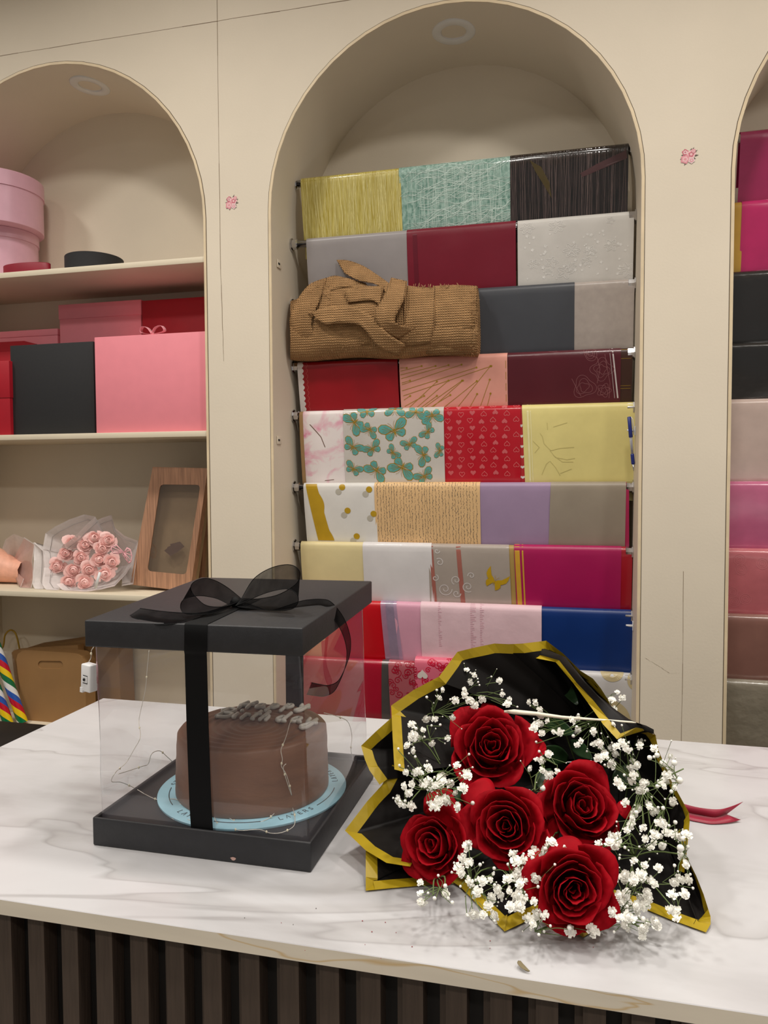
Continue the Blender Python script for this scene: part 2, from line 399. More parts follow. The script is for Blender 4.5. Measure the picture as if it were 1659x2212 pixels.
q.ball((bx, by, bz+0.005), 0.006)
solid(q.build('bow', mat('pink_satin_ribbon', rgb(240, 158, 168), 0.3, sheen=0.3), t), 0.0005)
gift_box(24, 203, 742, 1.990, 0.12, M_BLACKCARD, 'black square gift box beside the large pink box')
gift_box(-90, 21, 782, 1.975, 0.12, M_REDCARD, 'dark red gift box left of the black box', 0.11)
# red lid with sloping sides standing behind the black box
p0 = at_y(-60, 745, 2.115); p1 = at_y(78, 745, 2.115); zt = at_y(20, 738, 2.115).z
t = empty('gift_box', ((p0.x+p1.x)/2, 2.12, SH[1]), 'bright red gift box with sloping top behind the black box', 'gift box', 'square gift boxes on the second shelf')
x0, x1, y0, y1 = p0.x, p1.x, 2.113, 2.128
q = MB(); q.box((x0, y0, SH[1]), (x1, y1, zt-0.03)); bevel(q.build('body', M_REDCARD, t), 0.001)
q = MB(); B = [(x0, y0), (x1, y0), (x1, y1), (x0, y1)]; Tp = [(x0, y0), (x1-0.045, y0+0.003), (x1-0.045, y1), (x0, y1)]
q.grid([[(x, y, zt-0.0298) for x, y in B], [(x, y, zt-0.012) for x, y in B], [(x, y, zt) for x, y in Tp]], 0, True); q.poly([(x, y, zt) for x, y in Tp])
q.build('lid', M_REDCARD, t, smooth=False)

# ---- wood-grain window boxes leaning in the third shelf
M_WOODP = mat('wood_grain_paper', rgb(176, 132, 104), 0.5, var=0.28, scale=14, stretch=(14, 14, 0.7))
M_KRAFTEDGE = mat('raw_board_edge', rgb(168, 142, 108), 0.7)
M_WINFILM = sheer('box_window_film', rgb(150, 130, 112), 0.22, 0.05, 1.5, 0.04)
def lean_box(y, quad, win, dep, label, zoff=0):
    """quad / win: picture corners of the front face and of its window, on the plane y"""
    Q = [at_y(u, v, y) for u, v in quad]; Wn = [at_y(u, v, y) for u, v in win]
    zmin = min(p.z for p in Q); lift = SH[2]+0.0005-zmin
    for p in Q+Wn: p.z += lift
    t = empty('window_gift_box', ((Q[2].x+Q[3].x)/2, y+dep/2, SH[2]), label, 'gift box', 'wood-grain window boxes on the third shelf')
    def rounded(c, k=0.16, n=4):
        out = []
        for i in range(4):
            p, a, b_ = c[i], c[i-1], c[(i+1) % 4]
            ra = p+(a-p).normalized()*0.014; rb = p+(b_-p).normalized()*0.014
            for j in range(n+1):
                s = j/n; out.append(ra*(1-s)**2+p*2*s*(1-s)+rb*s*s)
        return out
    inner = rounded(Wn); n = len(inner)
    outer = []
    for i in range(4):                                   # the same number of points round the outer edge, corner by corner
        p, a, b_ = Q[i], Q[i-1], Q[(i+1) % 4]
        for j in range(5):
            s = j/4
            outer.append(p+(a-p)*0.02*(1-2*s) if s < 0.5 else p+(b_-p)*0.02*(2*s-1))
    D = Vector((0, 1, 0)); q = MB(); q.grid([outer, inner], 0, True); q.grid([inner, [p+D*0.002 for p in inner]], 0, True)
    recalc(q.build('front_panel', M_WOODP, t, smooth=False))
    q = MB(); q.grid([outer, [p+D*dep*0.55 for p in outer]], 0, True); q.build('lid_sides', M_WOODP, t, smooth=False)
    c = sum(outer, Vector())/len(outer); ins = [c+(p-c)*0.985 for p in outer]
    q = MB(); q.grid([[p+D*0.004 for p in ins], [p+D*dep for p in ins]], 0, True); q.poly([p+D*dep for p in ins]); q.build('tray', M_KRAFTEDGE, t, smooth=False)
    q = MB(); q.poly([p+D*0.0022 for p in inner]); q.build('window_film', M_WINFILM, t, smooth=False)
    for k in range(3):
        q = MB(); a = c+Vector((0.01*k-0.012, dep*0.6, -0.07+0.005*k)); e = 0.024
        q.poly([a+Vector((-e, 0, 0.005*k)), a+Vector((0, -0.004, -0.016)), a+Vector((e, 0, 0.004)), a+Vector((0.004*k, 0.003, 0.018))]); q.build('tissue_scrap', mat('dark_brown_tissue', rgb(74, 46, 42), 0.7), t, smooth=False)
lean_box(2.05, [(330, 1015), (449, 1018), (411, 1285), (281, 1269)], [(346, 1053), (433, 1054), (402, 1248), (318, 1240)], 0.045, 'wood-grain gift box with clear window leaning by the pink roses')
lean_box(2.14, [(341, 1005), (446, 1008), (434, 1250), (322, 1243)], [(356, 1043), (433, 1044), (420, 1222), (340, 1216)], 0.04, 'wood-grain gift box leaning behind the windowed one')

# ---- lowest part: cartons, striped poles, hoop
M_KRAFT = mat('brown_kraft_card', rgb(150, 112, 68), 0.75, var=0.06, scale=12)
def kraft_panel(y, dep, pts, hole, label, name='carton'):
    Q = [at_y(u, v, y) for u, v in pts]
    zb = SH[3]
    t = empty(name, (sum(p.x for p in Q)/len(Q), y+dep/2, zb), label, 'carton', 'brown cartons on the lowest shelf')
    D = Vector((0, dep, 0))
    if hole:
        cu, cv, hw, hh = hole; inner = []
        for i in range(20):
            a = 2*PI*i/20; ca, sa = math.cos(a), math.sin(a)
            inner.append(at_y(cu+(hw-hh)*(1 if ca > 0 else -1)+hh*ca, cv+hh*sa+0.02*ca*hw, y))
        bm = bmesh.new(); c = Vector((t.location.x, y, zb)); loops = []
        for ring in (Q, inner):
            vv_ = [bm.verts.new(p_-c) for p_ in ring]; loops += [bm.edges.new((vv_[i], vv_[(i+1) % len(vv_)])) for i in range(len(vv_))]
        bmesh.ops.triangle_fill(bm, use_beauty=True, use_dissolve=False, edges=loops)
        me_ = bpy.data.meshes.new('handle_panel'); bm.to_mesh(me_); bm.free(); me_.materials.append(M_KRAFT)
        link('handle_panel', me_, t, c)
        q = MB(); q.grid([inner, [p+Vector((0, 0.003, 0)) for p in inner]], 0, True); q.build('hand_hole_edge', M_KRAFT, t, smooth=False)
        q = MB(); q.poly([p+Vector((0, 0.0031, 0)) for p in Q]); q.build('inner_panel', M_KRAFT, t, smooth=False)
        q = MB(); q.grid([Q, [p+D for p in Q]], 0, True); q.poly([p+D for p in Q]); q.build('body', M_KRAFT, t, smooth=False)
    else:
        q = MB(); q.poly(Q); q.grid([Q, [p+D for p in Q]], 0, True); q.poly([p+D for p in Q]); q.build('body', M_KRAFT, t, smooth=False)
def on_shelf(us, y): return [(u, None) for u in us]
def vz(u, z, y):
    """picture row of height z on the plane y at column u"""
    lo, hi = 0, 3000
    for _ in range(40):
        mid = (lo+hi)/2
        if at_y(u, mid, y).z > z: lo = mid
        else: hi = mid
    return (lo+hi)/2
yk = 2.035
kraft_panel(yk, 0.05, [(35, 1425), (38, 1413), (48, 1406), (60, 1405), (150, 1411), (166, 1413), (177, 1419), (184, 1432), (186, vz(186, SH[3], yk)), (52, vz(52, SH[3], yk))], (109, 1436, 27, 8.5), 'brown carton with an oval hand hole on the lowest shelf')
yk = 2.10
kraft_panel(yk, 0.03, [(25, 1410), (30, 1405), (168, 1394), (180, vz(180, SH[3], yk)), (40, vz(40, SH[3], yk))], None, 'brown carton flap standing behind the hand-hole carton')
yk = 2.15
kraft_panel(yk, 0.08, [(60, 1399), (195, 1380), (255, 1388), (262, vz(262, SH[3], yk)), (60, vz(60, SH[3], yk))], None, 'shaded brown carton at the back of the lowest shelf')
M_STRIPE = mat('spiral_foil_stripes', rgb(255, 255, 255), 0.22, coat=0.4)
nt, b = tree(M_STRIPE)
tc = [n for n in nt.nodes if n.type == 'TEX_COORD'][0]; sp = nt.nodes.new('ShaderNodeSeparateXYZ'); nt.links.new(tc.outputs['Object'], sp.inputs[0])
an = nt.nodes.new('ShaderNodeMath'); an.operation = 'ARCTAN2'; nt.links.new(sp.outputs[1], an.inputs[0]); nt.links.new(sp.outputs[0], an.inputs[1])
dv = nt.nodes.new('ShaderNodeMath'); dv.operation = 'DIVIDE'; dv.inputs[1].default_value = 2*PI; nt.links.new(an.outputs[0], dv.inputs[0])
zm = nt.nodes.new('ShaderNodeMath'); zm.operation = 'MULTIPLY_ADD'; zm.inputs[1].default_value = 7.4; nt.links.new(sp.outputs[2], zm.inputs[0]); nt.links.new(dv.outputs[0], zm.inputs[2])
fr = nt.nodes.new('ShaderNodeMath'); fr.operation = 'FRACT'; nt.links.new(zm.outputs[0], fr.inputs[0])
r = ramp_(fr.outputs[0], [(0.0, rgb(232, 196, 20)), (0.2, rgb(190, 18, 44)), (0.4, rgb(40, 84, 170)), (0.6, rgb(226, 224, 222)), (0.8, rgb(8, 104, 62))]); r.color_ramp.interpolation = 'CONSTANT'
nt.links.new(r.outputs[0], b.inputs['Base Color'])
def striped_pole(a, c, y, label, ra=0.0155):
    A = at_y(*a, y); B = at_y(*c, y); d = (A-B).normalized()
    B = B + d*((SH[3]+0.004-B.z)/d.z)
    L = (A-B).length
    q = MB(); q.lathe([(0.0001, 0), (ra, 0.0), (ra, L), (0.0001, L)], (0, 0, 0), 20)
    o = q.build('striped_pole', M_STRIPE); o.matrix_world = Matrix.Translation(B) @ Vector((0, 0, 1)).rotation_difference(d).to_matrix().to_4x4(); smooth_angle(o, 40)
    tag(o, label, 'pole', 'rainbow striped poles')
striped_pole((-16, 1375), (60, 1592), 2.0, 'rainbow spiral-striped pole leaning across the brown carton')
striped_pole((-25, 1440), (28, 1592), 1.975, 'rainbow spiral-striped pole nearest the left picture edge')
hp = []
for u, v in ((2, 1408), (8, 1392), (10, 1375), (16, 1365), (24, 1361), (32, 1366), (37, 1378), (41, 1396), (44, 1420), (46, 1500)):
    hp.append(at_y(u, v, 2.19))
hp.append(Vector((hp[-1].x, 2.19, SH[3]+0.002)))
q = MB(); q.tube(catmull(hp, 5), 0.0028, 8); tag(q.build('wire_hoop', M_GOLD), 'thin bent gold wire hoop above the brown carton', 'wire hoop')
M_BAG = sheer('clear_plastic_bag', rgb(206, 192, 176), 0.16, 0.12, 1.45, 0.05); bump_film(M_BAG, 0.6, 60)
rows = []
for i in range(11):
    t_ = i/10; r_ = 0.055*(0.55+0.6*math.sin(PI*(0.12+0.8*t_)))
    c_ = at_y(2, 1540, 2.09); zz = SH[3]+0.002+0.20*t_
    rows.append([(c_.x+r_*math.cos(2*PI*j/18)*(1+0.22*noise.noise((j*0.9, t_*5, 1))), 2.11+0.6*r_*math.sin(2*PI*j/18)*(1+0.22*noise.noise((j*0.9, t_*5, 4))), zz) for j in range(18)])
q = MB(); q.grid(rows, 0, True); q.poly(rows[0]); tag(q.build('plastic_bag', M_BAG), 'crumpled clear plastic bag behind the striped poles', 'plastic bag')
# black tub in the aisle at the end of the counter
bt = empty('black_tub', (-1.35, 1.50, 0), 'black tub beside the end of the marble counter', 'tub')
a = at_z(-60, 1590, 0.80); 
rbox('body', (a.x-0.25, 1.42, 0.0), (at_z(46, 1600, 0.80).x, 1.66, 0.795), M_BLACKPLAST, bt, 0.01)
rbox('rim', (a.x-0.255, 1.415, 0.78), (at_z(46, 1600, 0.80).x+0.005, 1.665, 0.80), M_BLACKPLAST, bt, 0.004)

# ---- small things fixed to the wall
def flower_sticker(u, v, label, seed):
    rnd = random.Random(seed); c = at_y(u, v, YW); y = YW-0.0005
    t = empty('flower_sticker', (c.x, y, c.z-0.03), label, 'sticker', 'flower stickers on the pillars')
    def leaf(a, r0, r1, w, m, yy):
        d = Vector((math.cos(a), 0, math.sin(a))); e = Vector((-d.z, 0, d.x)); p = Vector((c.x, yy, c.z))
        q.poly([p+d*r0, p+d*(r0+r1)/2+e*w, p+d*r1, p+d*(r0+r1)/2-e*w])
    q = MB()
    for k in range(13): leaf(2*PI*k/13+rnd.uniform(-.2, .2), 0.008, rnd.uniform(0.016, 0.024), 0.0022, None, y)
    q.build('printed_leaves', mat('sticker_leaf_green', rgb(92, 84, 72), 0.6), t, smooth=False)
    cols = [rgb(226, 150, 160), rgb(238, 192, 192), rgb(206, 108, 124), rgb(232, 206, 204)]
    for k, (dx, dz, r, ci) in enumerate(((-0.008, 0.010, 0.007, 2), (0.005, 0.004, 0.010, 1), (-0.008, -0.006, 0.010, 0), (0.006, -0.010, 0.007, 3), (0.010, 0.011, 0.005, 0))):
        q = MB()
        for rr, yy in ((1.0, 0.0), (0.62, 0.0001), (0.3, 0.0002)):
            pts = []
            for j in range(15):
                a = 2*PI*j/15; f_ = r*rr*(1+0.16*math.sin(5*a+k))
                pts.append((c.x+dx+f_*math.cos(a), y-0.0002*(k+1)-yy, c.z+dz+f_*math.sin(a)))
            q.poly(pts, 0 if rr != 0.62 else 1)
        q.build('printed_rose', [mat('sticker_pink_%d' % ci, cols[ci], 0.5), mat('sticker_pink_%d' % ((ci+1) % 4), cols[(ci+1) % 4], 0.5)], t, smooth=False)
flower_sticker(501, 438, 'small pink rose sticker on the pillar left of the paper rails', 3)
flower_sticker(1488, 338, 'small pink rose sticker on the pillar right of the paper rails', 5)
def clip_plate(v, label):
    xw = NC[1]-NR+0.0008; p = at_x(602, v, xw); 
    t = empty('rail_clip', p, label, 'clip', 'small white clips on the niche side')
    rbox('plate', (xw, p.y-0.014, p.z-0.011), (xw+0.003, p.y+0.014, p.z+0.011), M_WALL, t, 0.001)
    for dy in (-0.008, -0.001):
        q = MB(); q.tube([(xw+0.0028, p.y+dy, p.z), (xw+0.0034, p.y+dy, p.z)], 0.0034, 10); q.build('screw_hole', M_BLACKPLAST, t)
clip_plate(571, 'small white two-hole clip on the niche side, beside the grey sheet')
clip_plate(951, 'small white two-hole clip on the niche side, beside the cherry blossom sheet')

# ------------------------------------------------------------------ rails and hanging wrapping sheets
YR = 2.10
ROWZ = [2.281, 2.111, 1.939, 1.762, 1.621, 1.414, 1.244, 1.076, 0.907, 0.74]
def rail(x0, x1, zt, label, grp, y=YR):
    zc = zt-0.0135
    t = empty('paper_rail', ((x0+x1)/2, y, zc), label, 'rail', grp)
    q = MB(); q.tube([(x0+0.002, y, zc), (x1-0.002, y, zc)], 0.0098, 16); q.build('rod', M_CHROME, t)
    for x, s in ((x0, 1), (x1, -1)):
        q = MB(); q.tube([(x+s*0.0005, y, zc), (x+s*0.004, y, zc), (x+s*0.004, y, zc), (x+s*0.018, y, zc), (x+s*0.020, y, zc)], [0.019, 0.019, 0.0145, 0.0145, 0.012], 8); smooth_angle(q.build('end_bracket', M_CHROME, t), 25)
RN = ['top', 'second', 'third', 'fourth', 'fifth', 'sixth', 'seventh', 'eighth', 'ninth']
for i in range(9):
    rail(NC[1]-NR, NC[1]+NR, ROWZ[i], RN[i]+' chrome rail from the top in the middle niche', 'chrome rails in the middle niche')
    rail(NC[2]-NR, NC[2]+NR, ROWZ[i], RN[i]+' chrome rail from the top in the right niche', 'chrome rails in the right niche')

class Sheet:
    def __init__(s, row, x0, x1, m, name, label, parts_parent=None, layer=0, dl=0.0, dr=0.0, seed=0, lump=0.0012, grp='wrapping sheets hanging in the middle niche', drop_extra=0.05, yoff=0.0, zadd=0.0, part=None):
        zt = ROWZ[row]+layer*0.0012+zadd; zn = ROWZ[row+1]; r = 0.0125+layer*0.0012; yr = YR+yoff
        s.x0, s.x1, s.dl, s.dr, s.seed, s.lump = x0, x1, dl, dr, seed, lump
        zc = zt-r; P = [(yr+0.034, zc-0.11), (yr+0.026, zc-0.06), (yr+r+0.002, zc-0.02)]
        crest = None
        for k in range(9):
            a = PI*k/8; P.append((yr+r*math.cos(a), zc+r*math.sin(a)))
            if k == 4: crest = len(P)-1
        D = zc-(zn-0.002); lay = layer*0.0011
        for k in range(1, 13):
            t = k/12; P.append((yr-r+(r+0.0125-lay)*t**1.25, zc-D*t))
        P.append((yr+0.021-lay, zn-0.02)); P.append((yr+0.0245-lay, zn-drop_extra))
        s.P = P; S = [0.0]
        for a, b_ in zip(P, P[1:]): S.append(S[-1]+math.hypot(a[0]-b_[0], a[1]-b_[1]))
        s.S = [v-S[crest] for v in S]; s.L = s.S[-1]; s.crest = crest
        n = max(6, min(40, int((x1-x0)/0.010)))
        q = MB(); q.grid([[s.pt_s(i, j/n) for j in range(n+1)] for i in range(len(P))])
        s.o = q.build(name if part is None else part, m, parts_parent)
        if part is None: tag(s.o, label, 'wrapping sheet', grp)
    def _xyz(s, fx, y, z, sv):
        g = max(0.0, min(1.0, sv/max(s.L, 1e-6)))
        x = (s.x0+s.dl*g)*(1-fx)+(s.x1+s.dr*g)*fx
        if sv > 0.02:
            k = min(1, (sv-0.02)/0.05)
            y += s.lump*k*(noise.noise((x*14, sv*9, s.seed*3.1))*1.2+0.5*math.sin(x*60+s.seed))
        return Vector((x, y, z))
    def pt_s(s, i, fx): return s._xyz(fx, s.P[i][0], s.P[i][1], s.S[i])
    def at(s, fx, sv, off=0.0):
        sv = max(s.S[0], min(s.L, sv)); i = 0
        while i < len(s.S)-2 and s.S[i+1] < sv: i += 1
        t = (sv-s.S[i])/(s.S[i+1]-s.S[i]); a, b_ = s.P[i], s.P[i+1]
        y, z = a[0]+(b_[0]-a[0])*t, a[1]+(b_[1]-a[1])*t
        dy, dz = b_[0]-a[0], b_[1]-a[1]; l = math.hypot(dy, dz); ny, nz2 = dz/l, -dy/l
        if ny > 0 and sv > 0.03: ny, nz2 = -ny, -nz2
        if sv <= 0.03 and nz2 < 0 and abs(sv) < 0.01: ny, nz2 = -ny, -nz2
        p = s._xyz(fx, y, z, sv); return p+Vector((0, ny, nz2))*off
    def uv(s, u, v):                                  # picture spot -> place on the sheet
        p = at_y(u, v, YR-0.004); zt = s.P[s.crest][1]; sv = (zt-p.z)+0.006
        g = max(0, min(1, sv/s.L)); xa, xb = s.x0+s.dl*g, s.x1+s.dr*g
        return ((p.x-xa)/(xb-xa), sv)
    def w(s): return s.x1-s.x0
    def m2(s, x, sv): return (x/s.w(), sv)            # metres from the left edge
    def poly(s, q, pts, off=0.0004, mi=0):
        """flat printed patch, fan from its middle so that it follows the paper"""
        pts = [(min(1, max(0, a)), b_) for a, b_ in pts]
        c = (sum(a for a, _ in pts)/len(pts), sum(b_ for _, b_ in pts)/len(pts)); n = len(pts)
        k = len(q.v); q.v.append(s.at(c[0], c[1], off)); q.v += [s.at((a+c[0])/2, (b_+c[1])/2, off) for a, b_ in pts]; q.v += [s.at(a, b_, off) for a, b_ in pts]
        for i in range(n):
            j = (i+1) % n
            q.f.append((k, k+1+i, k+1+j)); q.f.append((k+1+i, k+1+n+i, k+1+n+j, k+1+j)); q.mi += [mi, mi]
    def stroke(s, q, pts, w, off=0.0005, mi=0):
        """printed line of width w (metres)"""
        W_ = s.w(); fine = []
        for (a, b_), (c, d) in zip(pts, pts[1:]):
            n = max(1, int(math.hypot((c-a)*W_, d-b_)/0.012))
            fine += [(a+(c-a)*k/n, b_+(d-b_)*k/n) for k in range(n)]
        fine.append(pts[-1]); rows = []
        for i, (a, b_) in enumerate(fine):
            a2, b2 = fine[min(i+1, len(fine)-1)]; a1, b1 = fine[max(i-1, 0)]
            tx, ty = (a2-a1)*W_, b2-b1; l = math.hypot(tx, ty) or 1; nx, ny = -ty/l*w/2, tx/l*w/2
            rows.append([s.at(min(1, max(0, a+nx/W_)), b_+ny, off), s.at(min(1, max(0, a-nx/W_)), b_-ny, off)])
        if len(rows) > 1: q.grid(rows, mi)
    def print(s, q, name, mats, many=True):
        if not q.f: return None
        o = q.build(name, mats, s.o, smooth=False)
        if many: o['kind'] = 'stuff'
        return o
def px_x(u, row, side=0): 
    v = {0: 400, 1: 530, 2: 650, 3: 800, 4: 920, 5: 1080, 6: 1210, 7: 1340, 8: 1470}[row]
    return at_y(u, v, YR-0.010).x
def S(row, u0, u1, m, label, name='wrapping_sheet', **k):
    return Sheet(row, px_x(u0, row), px_x(u1, row), m, name, label, seed=row*7+u0*0.013, **k)
def paper(name, c, rough=0.42, **k):
    k.setdefault('bump', 0.12); k.setdefault('bscale', 14); k.setdefault('var', 0.03); return mat(name, c, rough, **k)
def streaky(name, c0, c1, scale, stretch, rough=0.35, coat=0.7, bump=0.35, pos=(0.35, 0.65)):
    m = mat(name, c0, rough, coat=coat, var=0); nt, b = tree(m)
    mp = [n for n in nt.nodes if n.type == 'MAPPING'][0]; mp.inputs['Scale'].default_value = stretch
    nz = [n for n in nt.nodes if n.type == 'TEX_NOISE'][0]; nz.inputs['Scale'].default_value = scale; nz.inputs['Distortion'].default_value = 0.3
    r = [n for n in nt.nodes if n.type == 'VALTORGB'][0]; r.color_ramp.elements[0].color = c0; r.color_ramp.elements[1].color = c1
    r.color_ramp.elements[0].position, r.color_ramp.elements[1].position = pos
    bp = nt.nodes.new('ShaderNodeBump'); bp.inputs['Strength'].default_value = bump; bp.inputs['Distance'].default_value = 0.004
    nt.links.new(nz.outputs['Fac'], bp.inputs['Height']); nt.links.new(bp.outputs[0], b.inputs['Normal'])
    return m
G = 'wrapping sheets hanging in the middle niche'
def threads(sh, n, m, seed, vertical=True, w=0.0011, spread=0.02):
    rnd = random.Random(seed); q = MB(); top = -0.012; bot = sh.L-0.03
    for k in range(n):
        if vertical:
            x = rnd.uniform(0.01, 0.99); pts = []
            for j in range(9):
                t = j/8; pts.append((min(0.995, max(0.005, x+rnd.uniform(-1, 1)*spread*0.25+spread*math.sin(t*3+k))), top+(bot-top)*t))
        else:
            s0 = rnd.uniform(0.0, bot); dz = rnd.uniform(-0.02, 0.05); a, b_ = sorted((rnd.uniform(0, 1), rnd.uniform(0, 1)))
            if b_-a < 0.2: b_ = min(1, a+0.35)
            pts = [(a+(b_-a)*j/8, max(0, min(bot, s0-dz*j/8+0.006*math.sin(j*1.1+k)))) for j in range(9)]
        sh.stroke(q, pts, w*rnd.uniform(0.5, 1.3), 0.0006+0.0002*rnd.random())
    sh.print(q, 'fibre_threads', [m])
# --- row 1
sh = S(0, 650, 866, streaky('yellow_straw_film', rgb(176, 156, 56), rgb(214, 200, 116), 60, (5, 1, 0.35)), 'yellow straw-fibre sheet, leftmost on the top rail', zadd=0.0); 
threads(sh, 110, mat('pale_straw_thread', rgb(226, 214, 140), 0.5), 1); sh.o.children[0]['kind'] = 'stuff'
Sheet(0, sh.x1-0.004, sh.x1+0.011, mat('mustard_film', rgb(198, 164, 22), 0.3, coat=0.5), 'wrapping_sheet', 'narrow mustard yellow sheet edge between the straw and mint sheets', layer=-1)
sh = S(0, 862, 1106, streaky('mint_fibre_film', rgb(104, 146, 132), rgb(164, 196, 184), 40, (3, 1, 2), coat=1.0), 'mint green fibre-net sheet in clear film on the top rail', layer=1)
mint = mat('pale_mint_thread', rgb(204, 226, 216), 0.5)
threads(sh, 120, mint, 2, False); threads(sh, 60, mint, 3, True, 0.0008); [c.__setitem__('kind', 'stuff') for c in sh.o.children]
sh = S(0, 1102, 1357, streaky('black_strand_film', rgb(12, 9, 9), rgb(44, 34, 33), 60, (5, 1, 0.4), rough=0.2, coat=1.0), 'glossy black streaked film sheet, right end of the top rail', layer=2)
threads(sh, 90, mat('grey_brown_strand', rgb(96, 80, 77), 0.3, coat=0.6), 4, True, 0.0008, 0.01); sh.o.children[0]['kind'] = 'stuff'
for pts, c, nm in (([(0.17, 0.03), (0.27, 0.05), (0.34, 0.09), (0.36, 0.13), (0.30, 0.10), (0.22, 0.06)], rgb(74, 60, 22), 'dull_gold_film'), ([(0.98, 0.03), (0.75, 0.055), (0.6, 0.075), (0.62, 0.085), (0.8, 0.068), (0.99, 0.05)], rgb(78, 48, 50), 'dull_rose_film')):
    q = MB(); sh.poly(q, pts, 0.0009); sh.print(q, 'colour_patch', [mat(nm, c, 0.3, coat=0.6)])
# --- row 2
S(1, 662, 879, paper('silver_grey_matt', rgb(152, 146, 146), 0.38), 'plain silver grey sheet on the second rail')
sh = S(1, 879, 1114, paper('burgundy_matt', rgb(118, 18, 40), 0.35), 'plain burgundy sheet on the second rail', layer=1)
q = MB(); sh.stroke(q, [(0.075, -0.01), (0.085, sh.L-0.03)], 0.012); sh.print(q, 'fold_band', [mat('burgundy_dark', rgb(100, 12, 34), 0.35)])
sh = S(1, 1118, 1369, paper('white_lace_paper', rgb(206, 202, 196), 0.5, bump=0.15, bscale=9), 'white floral lace sheet on the second rail')
q = MB(); rnd = random.Random(11)
for k in range(15):
    cx, cs = rnd.uniform(0.08, 0.95), rnd.uniform(0.02, 0.155); R_ = rnd.uniform(0.008, 0.019); n = rnd.choice((5, 6, 7))
    pts = [(cx+R_*(1+0.3*math.cos(n*a))*math.cos(a)/sh.w(), cs+0.8*R_*(1+0.3*math.cos(n*a))*math.sin(a)) for a in [2*PI*j/40 for j in range(41)]]
    sh.stroke(q, pts, 0.0015)
    for p in range(n):
        a = 2*PI*p/n; sh.stroke(q, [(cx+0.2*R_*math.cos(a)/sh.w(), cs+0.16*R_*math.sin(a)), (cx+R_*math.cos(a)/sh.w(), cs+0.8*R_*math.sin(a))], 0.0013)
for k in range(60):
    cx, cs, R_ = rnd.uniform(0.05, 0.97), rnd.uniform(0.05, 0.165), rnd.uniform(0.0018, 0.0045)
    sh.poly(q, [(cx+R_*(1+0.3*math.cos(5*a))*math.cos(a)/sh.w(), cs+R_*(1+0.3*math.cos(5*a))*math.sin(a)) for a in [2*PI*j/10 for j in range(10)]])
sh.print(q, 'lace_pattern', [mat('white_lace_print', rgb(224, 221, 216), 0.5)])
# --- row 3 (the burlap bundle on its left half is built further down)
S(2, 1020, 1241, paper('charcoal_matt', rgb(66, 68, 74), 0.42), 'plain charcoal grey sheet right of the burlap', layer=1)
S(2, 1234, 1370, sheer('frosted_clear_film', rgb(196, 184, 176), 0.72, 0.3, 1.35), 'frosted see-through sheet at the right end of the third rail', layer=0)
# --- row 4
sh = S(3, 643, 859, paper('cherry_red_satin', rgb(152, 10, 24), 0.33), 'plain red sheet with white scalloped border under the burlap')
q = MB(); L = sh.L-0.02
pts = [(0.0, -0.005)]+[(0.055+0.018*abs(math.sin(k*PI/4.0)), -0.005+(L+0.005)*k/48) for k in range(49)]+[(0.0, L)]
rows = [[sh.at(0.0, p[1], 0.0004), sh.at(p[0]*0.5, p[1], 0.0004), sh.at(p[0]-0.01, p[1], 0.0004)] for p in pts[1:-1]]; q.grid(rows)
sh.print(q, 'scalloped_border', [mat('white_border_print', rgb(226, 218, 214), 0.5)])
q = MB(); sh.stroke(q, [(a+0.03, b_) for a, b_ in pts[1:-1]], 0.0008); sh.print(q, 'scallop_line', [mat('pink_line_print', rgb(206, 96, 96), 0.5)])
sh = S(3, 863, 1096, paper('salmon_pink_matt', rgb(224, 156, 140), 0.5), 'salmon pink sheet printed with gold rays on the fourth rail', layer=1)
q = MB()
for (a, b_) in [((866, 797), (880, 797)), ((866, 804), (912, 793)), ((866, 812), (942, 793)), ((867, 820), (970, 791)), ((868, 833), (998, 790)), ((868, 846), (1030, 796)), ((870, 857), (1062, 793)),
               ((868, 829), (886, 824)), ((871, 866), (885, 857)), ((872, 880), (915, 857)), ((880, 884), (944, 826)), ((896, 884), (969, 824)), ((912, 884), (998, 824)), ((930, 884), (1000, 824)), ((955, 884), (1030, 825)), ((985, 884), (1060, 793)), ((1012, 884), (1030, 853)), ((1035, 884), (1058, 822)), ((1050, 884), (1059, 852)), ((905, 884), (943, 857)), ((925, 884), (972, 855))]:
    A, B = sh.uv(*a), sh.uv(*b_)
    sh.stroke(q, [A, B], 0.0014)
    sh.poly(q, [(B[0]+0.0028*math.cos(2*PI*k/8)/sh.w(), B[1]+0.0028*math.sin(2*PI*k/8)) for k in range(8)], 0.0006)
for k in range(4): sh.stroke(q, [(0.985, 0.03+0.03*k), (0.985, 0.05+0.03*k)], 0.0012)
sh.print(q, 'gold_rays', [M_GOLD])
sh = S(3, 1097, 1341, paper('maroon_satin', rgb(84, 16, 30), 0.34, coat=0.25), 'dark maroon sheet with clear rose print on the fourth rail', layer=1)
q = MB(); rnd = random.Random(4)
def blossom(q, sh, u, v, r, n, rnd, w=0.0008):
    c = sh.uv(u, v)
    for ring in (1.0, 0.7, 0.42):
        ph = rnd.uniform(0, 6)
        sh.stroke(q, [(c[0]+r*ring*(1+0.2*math.sin(n*a+ph))*math.cos(a)/sh.w(), c[1]+r*ring*(1+0.2*math.sin(n*a+ph))*math.sin(a)) for a in [2*PI*j/30 for j in range(31)]], w)
blossom(q, sh, 1300, 800, 0.026, 4, rnd); blossom(q, sh, 1262, 838, 0.027, 3, rnd); blossom(q, sh, 1275, 765, 0.018, 2, rnd); blossom(q, sh, 1305, 845, 0.016, 5, rnd)
for a in ([(1262, 765), (1290, 775), (1296, 800), (1290, 830)], [(1305, 760), (1310, 790), (1318, 830), (1316, 862)], [(1235, 820), (1255, 858)], [(1200, 757), (1215, 765), (1185, 760)]):
    sh.stroke(q, [sh.uv(*p) for p in a], 0.0009)
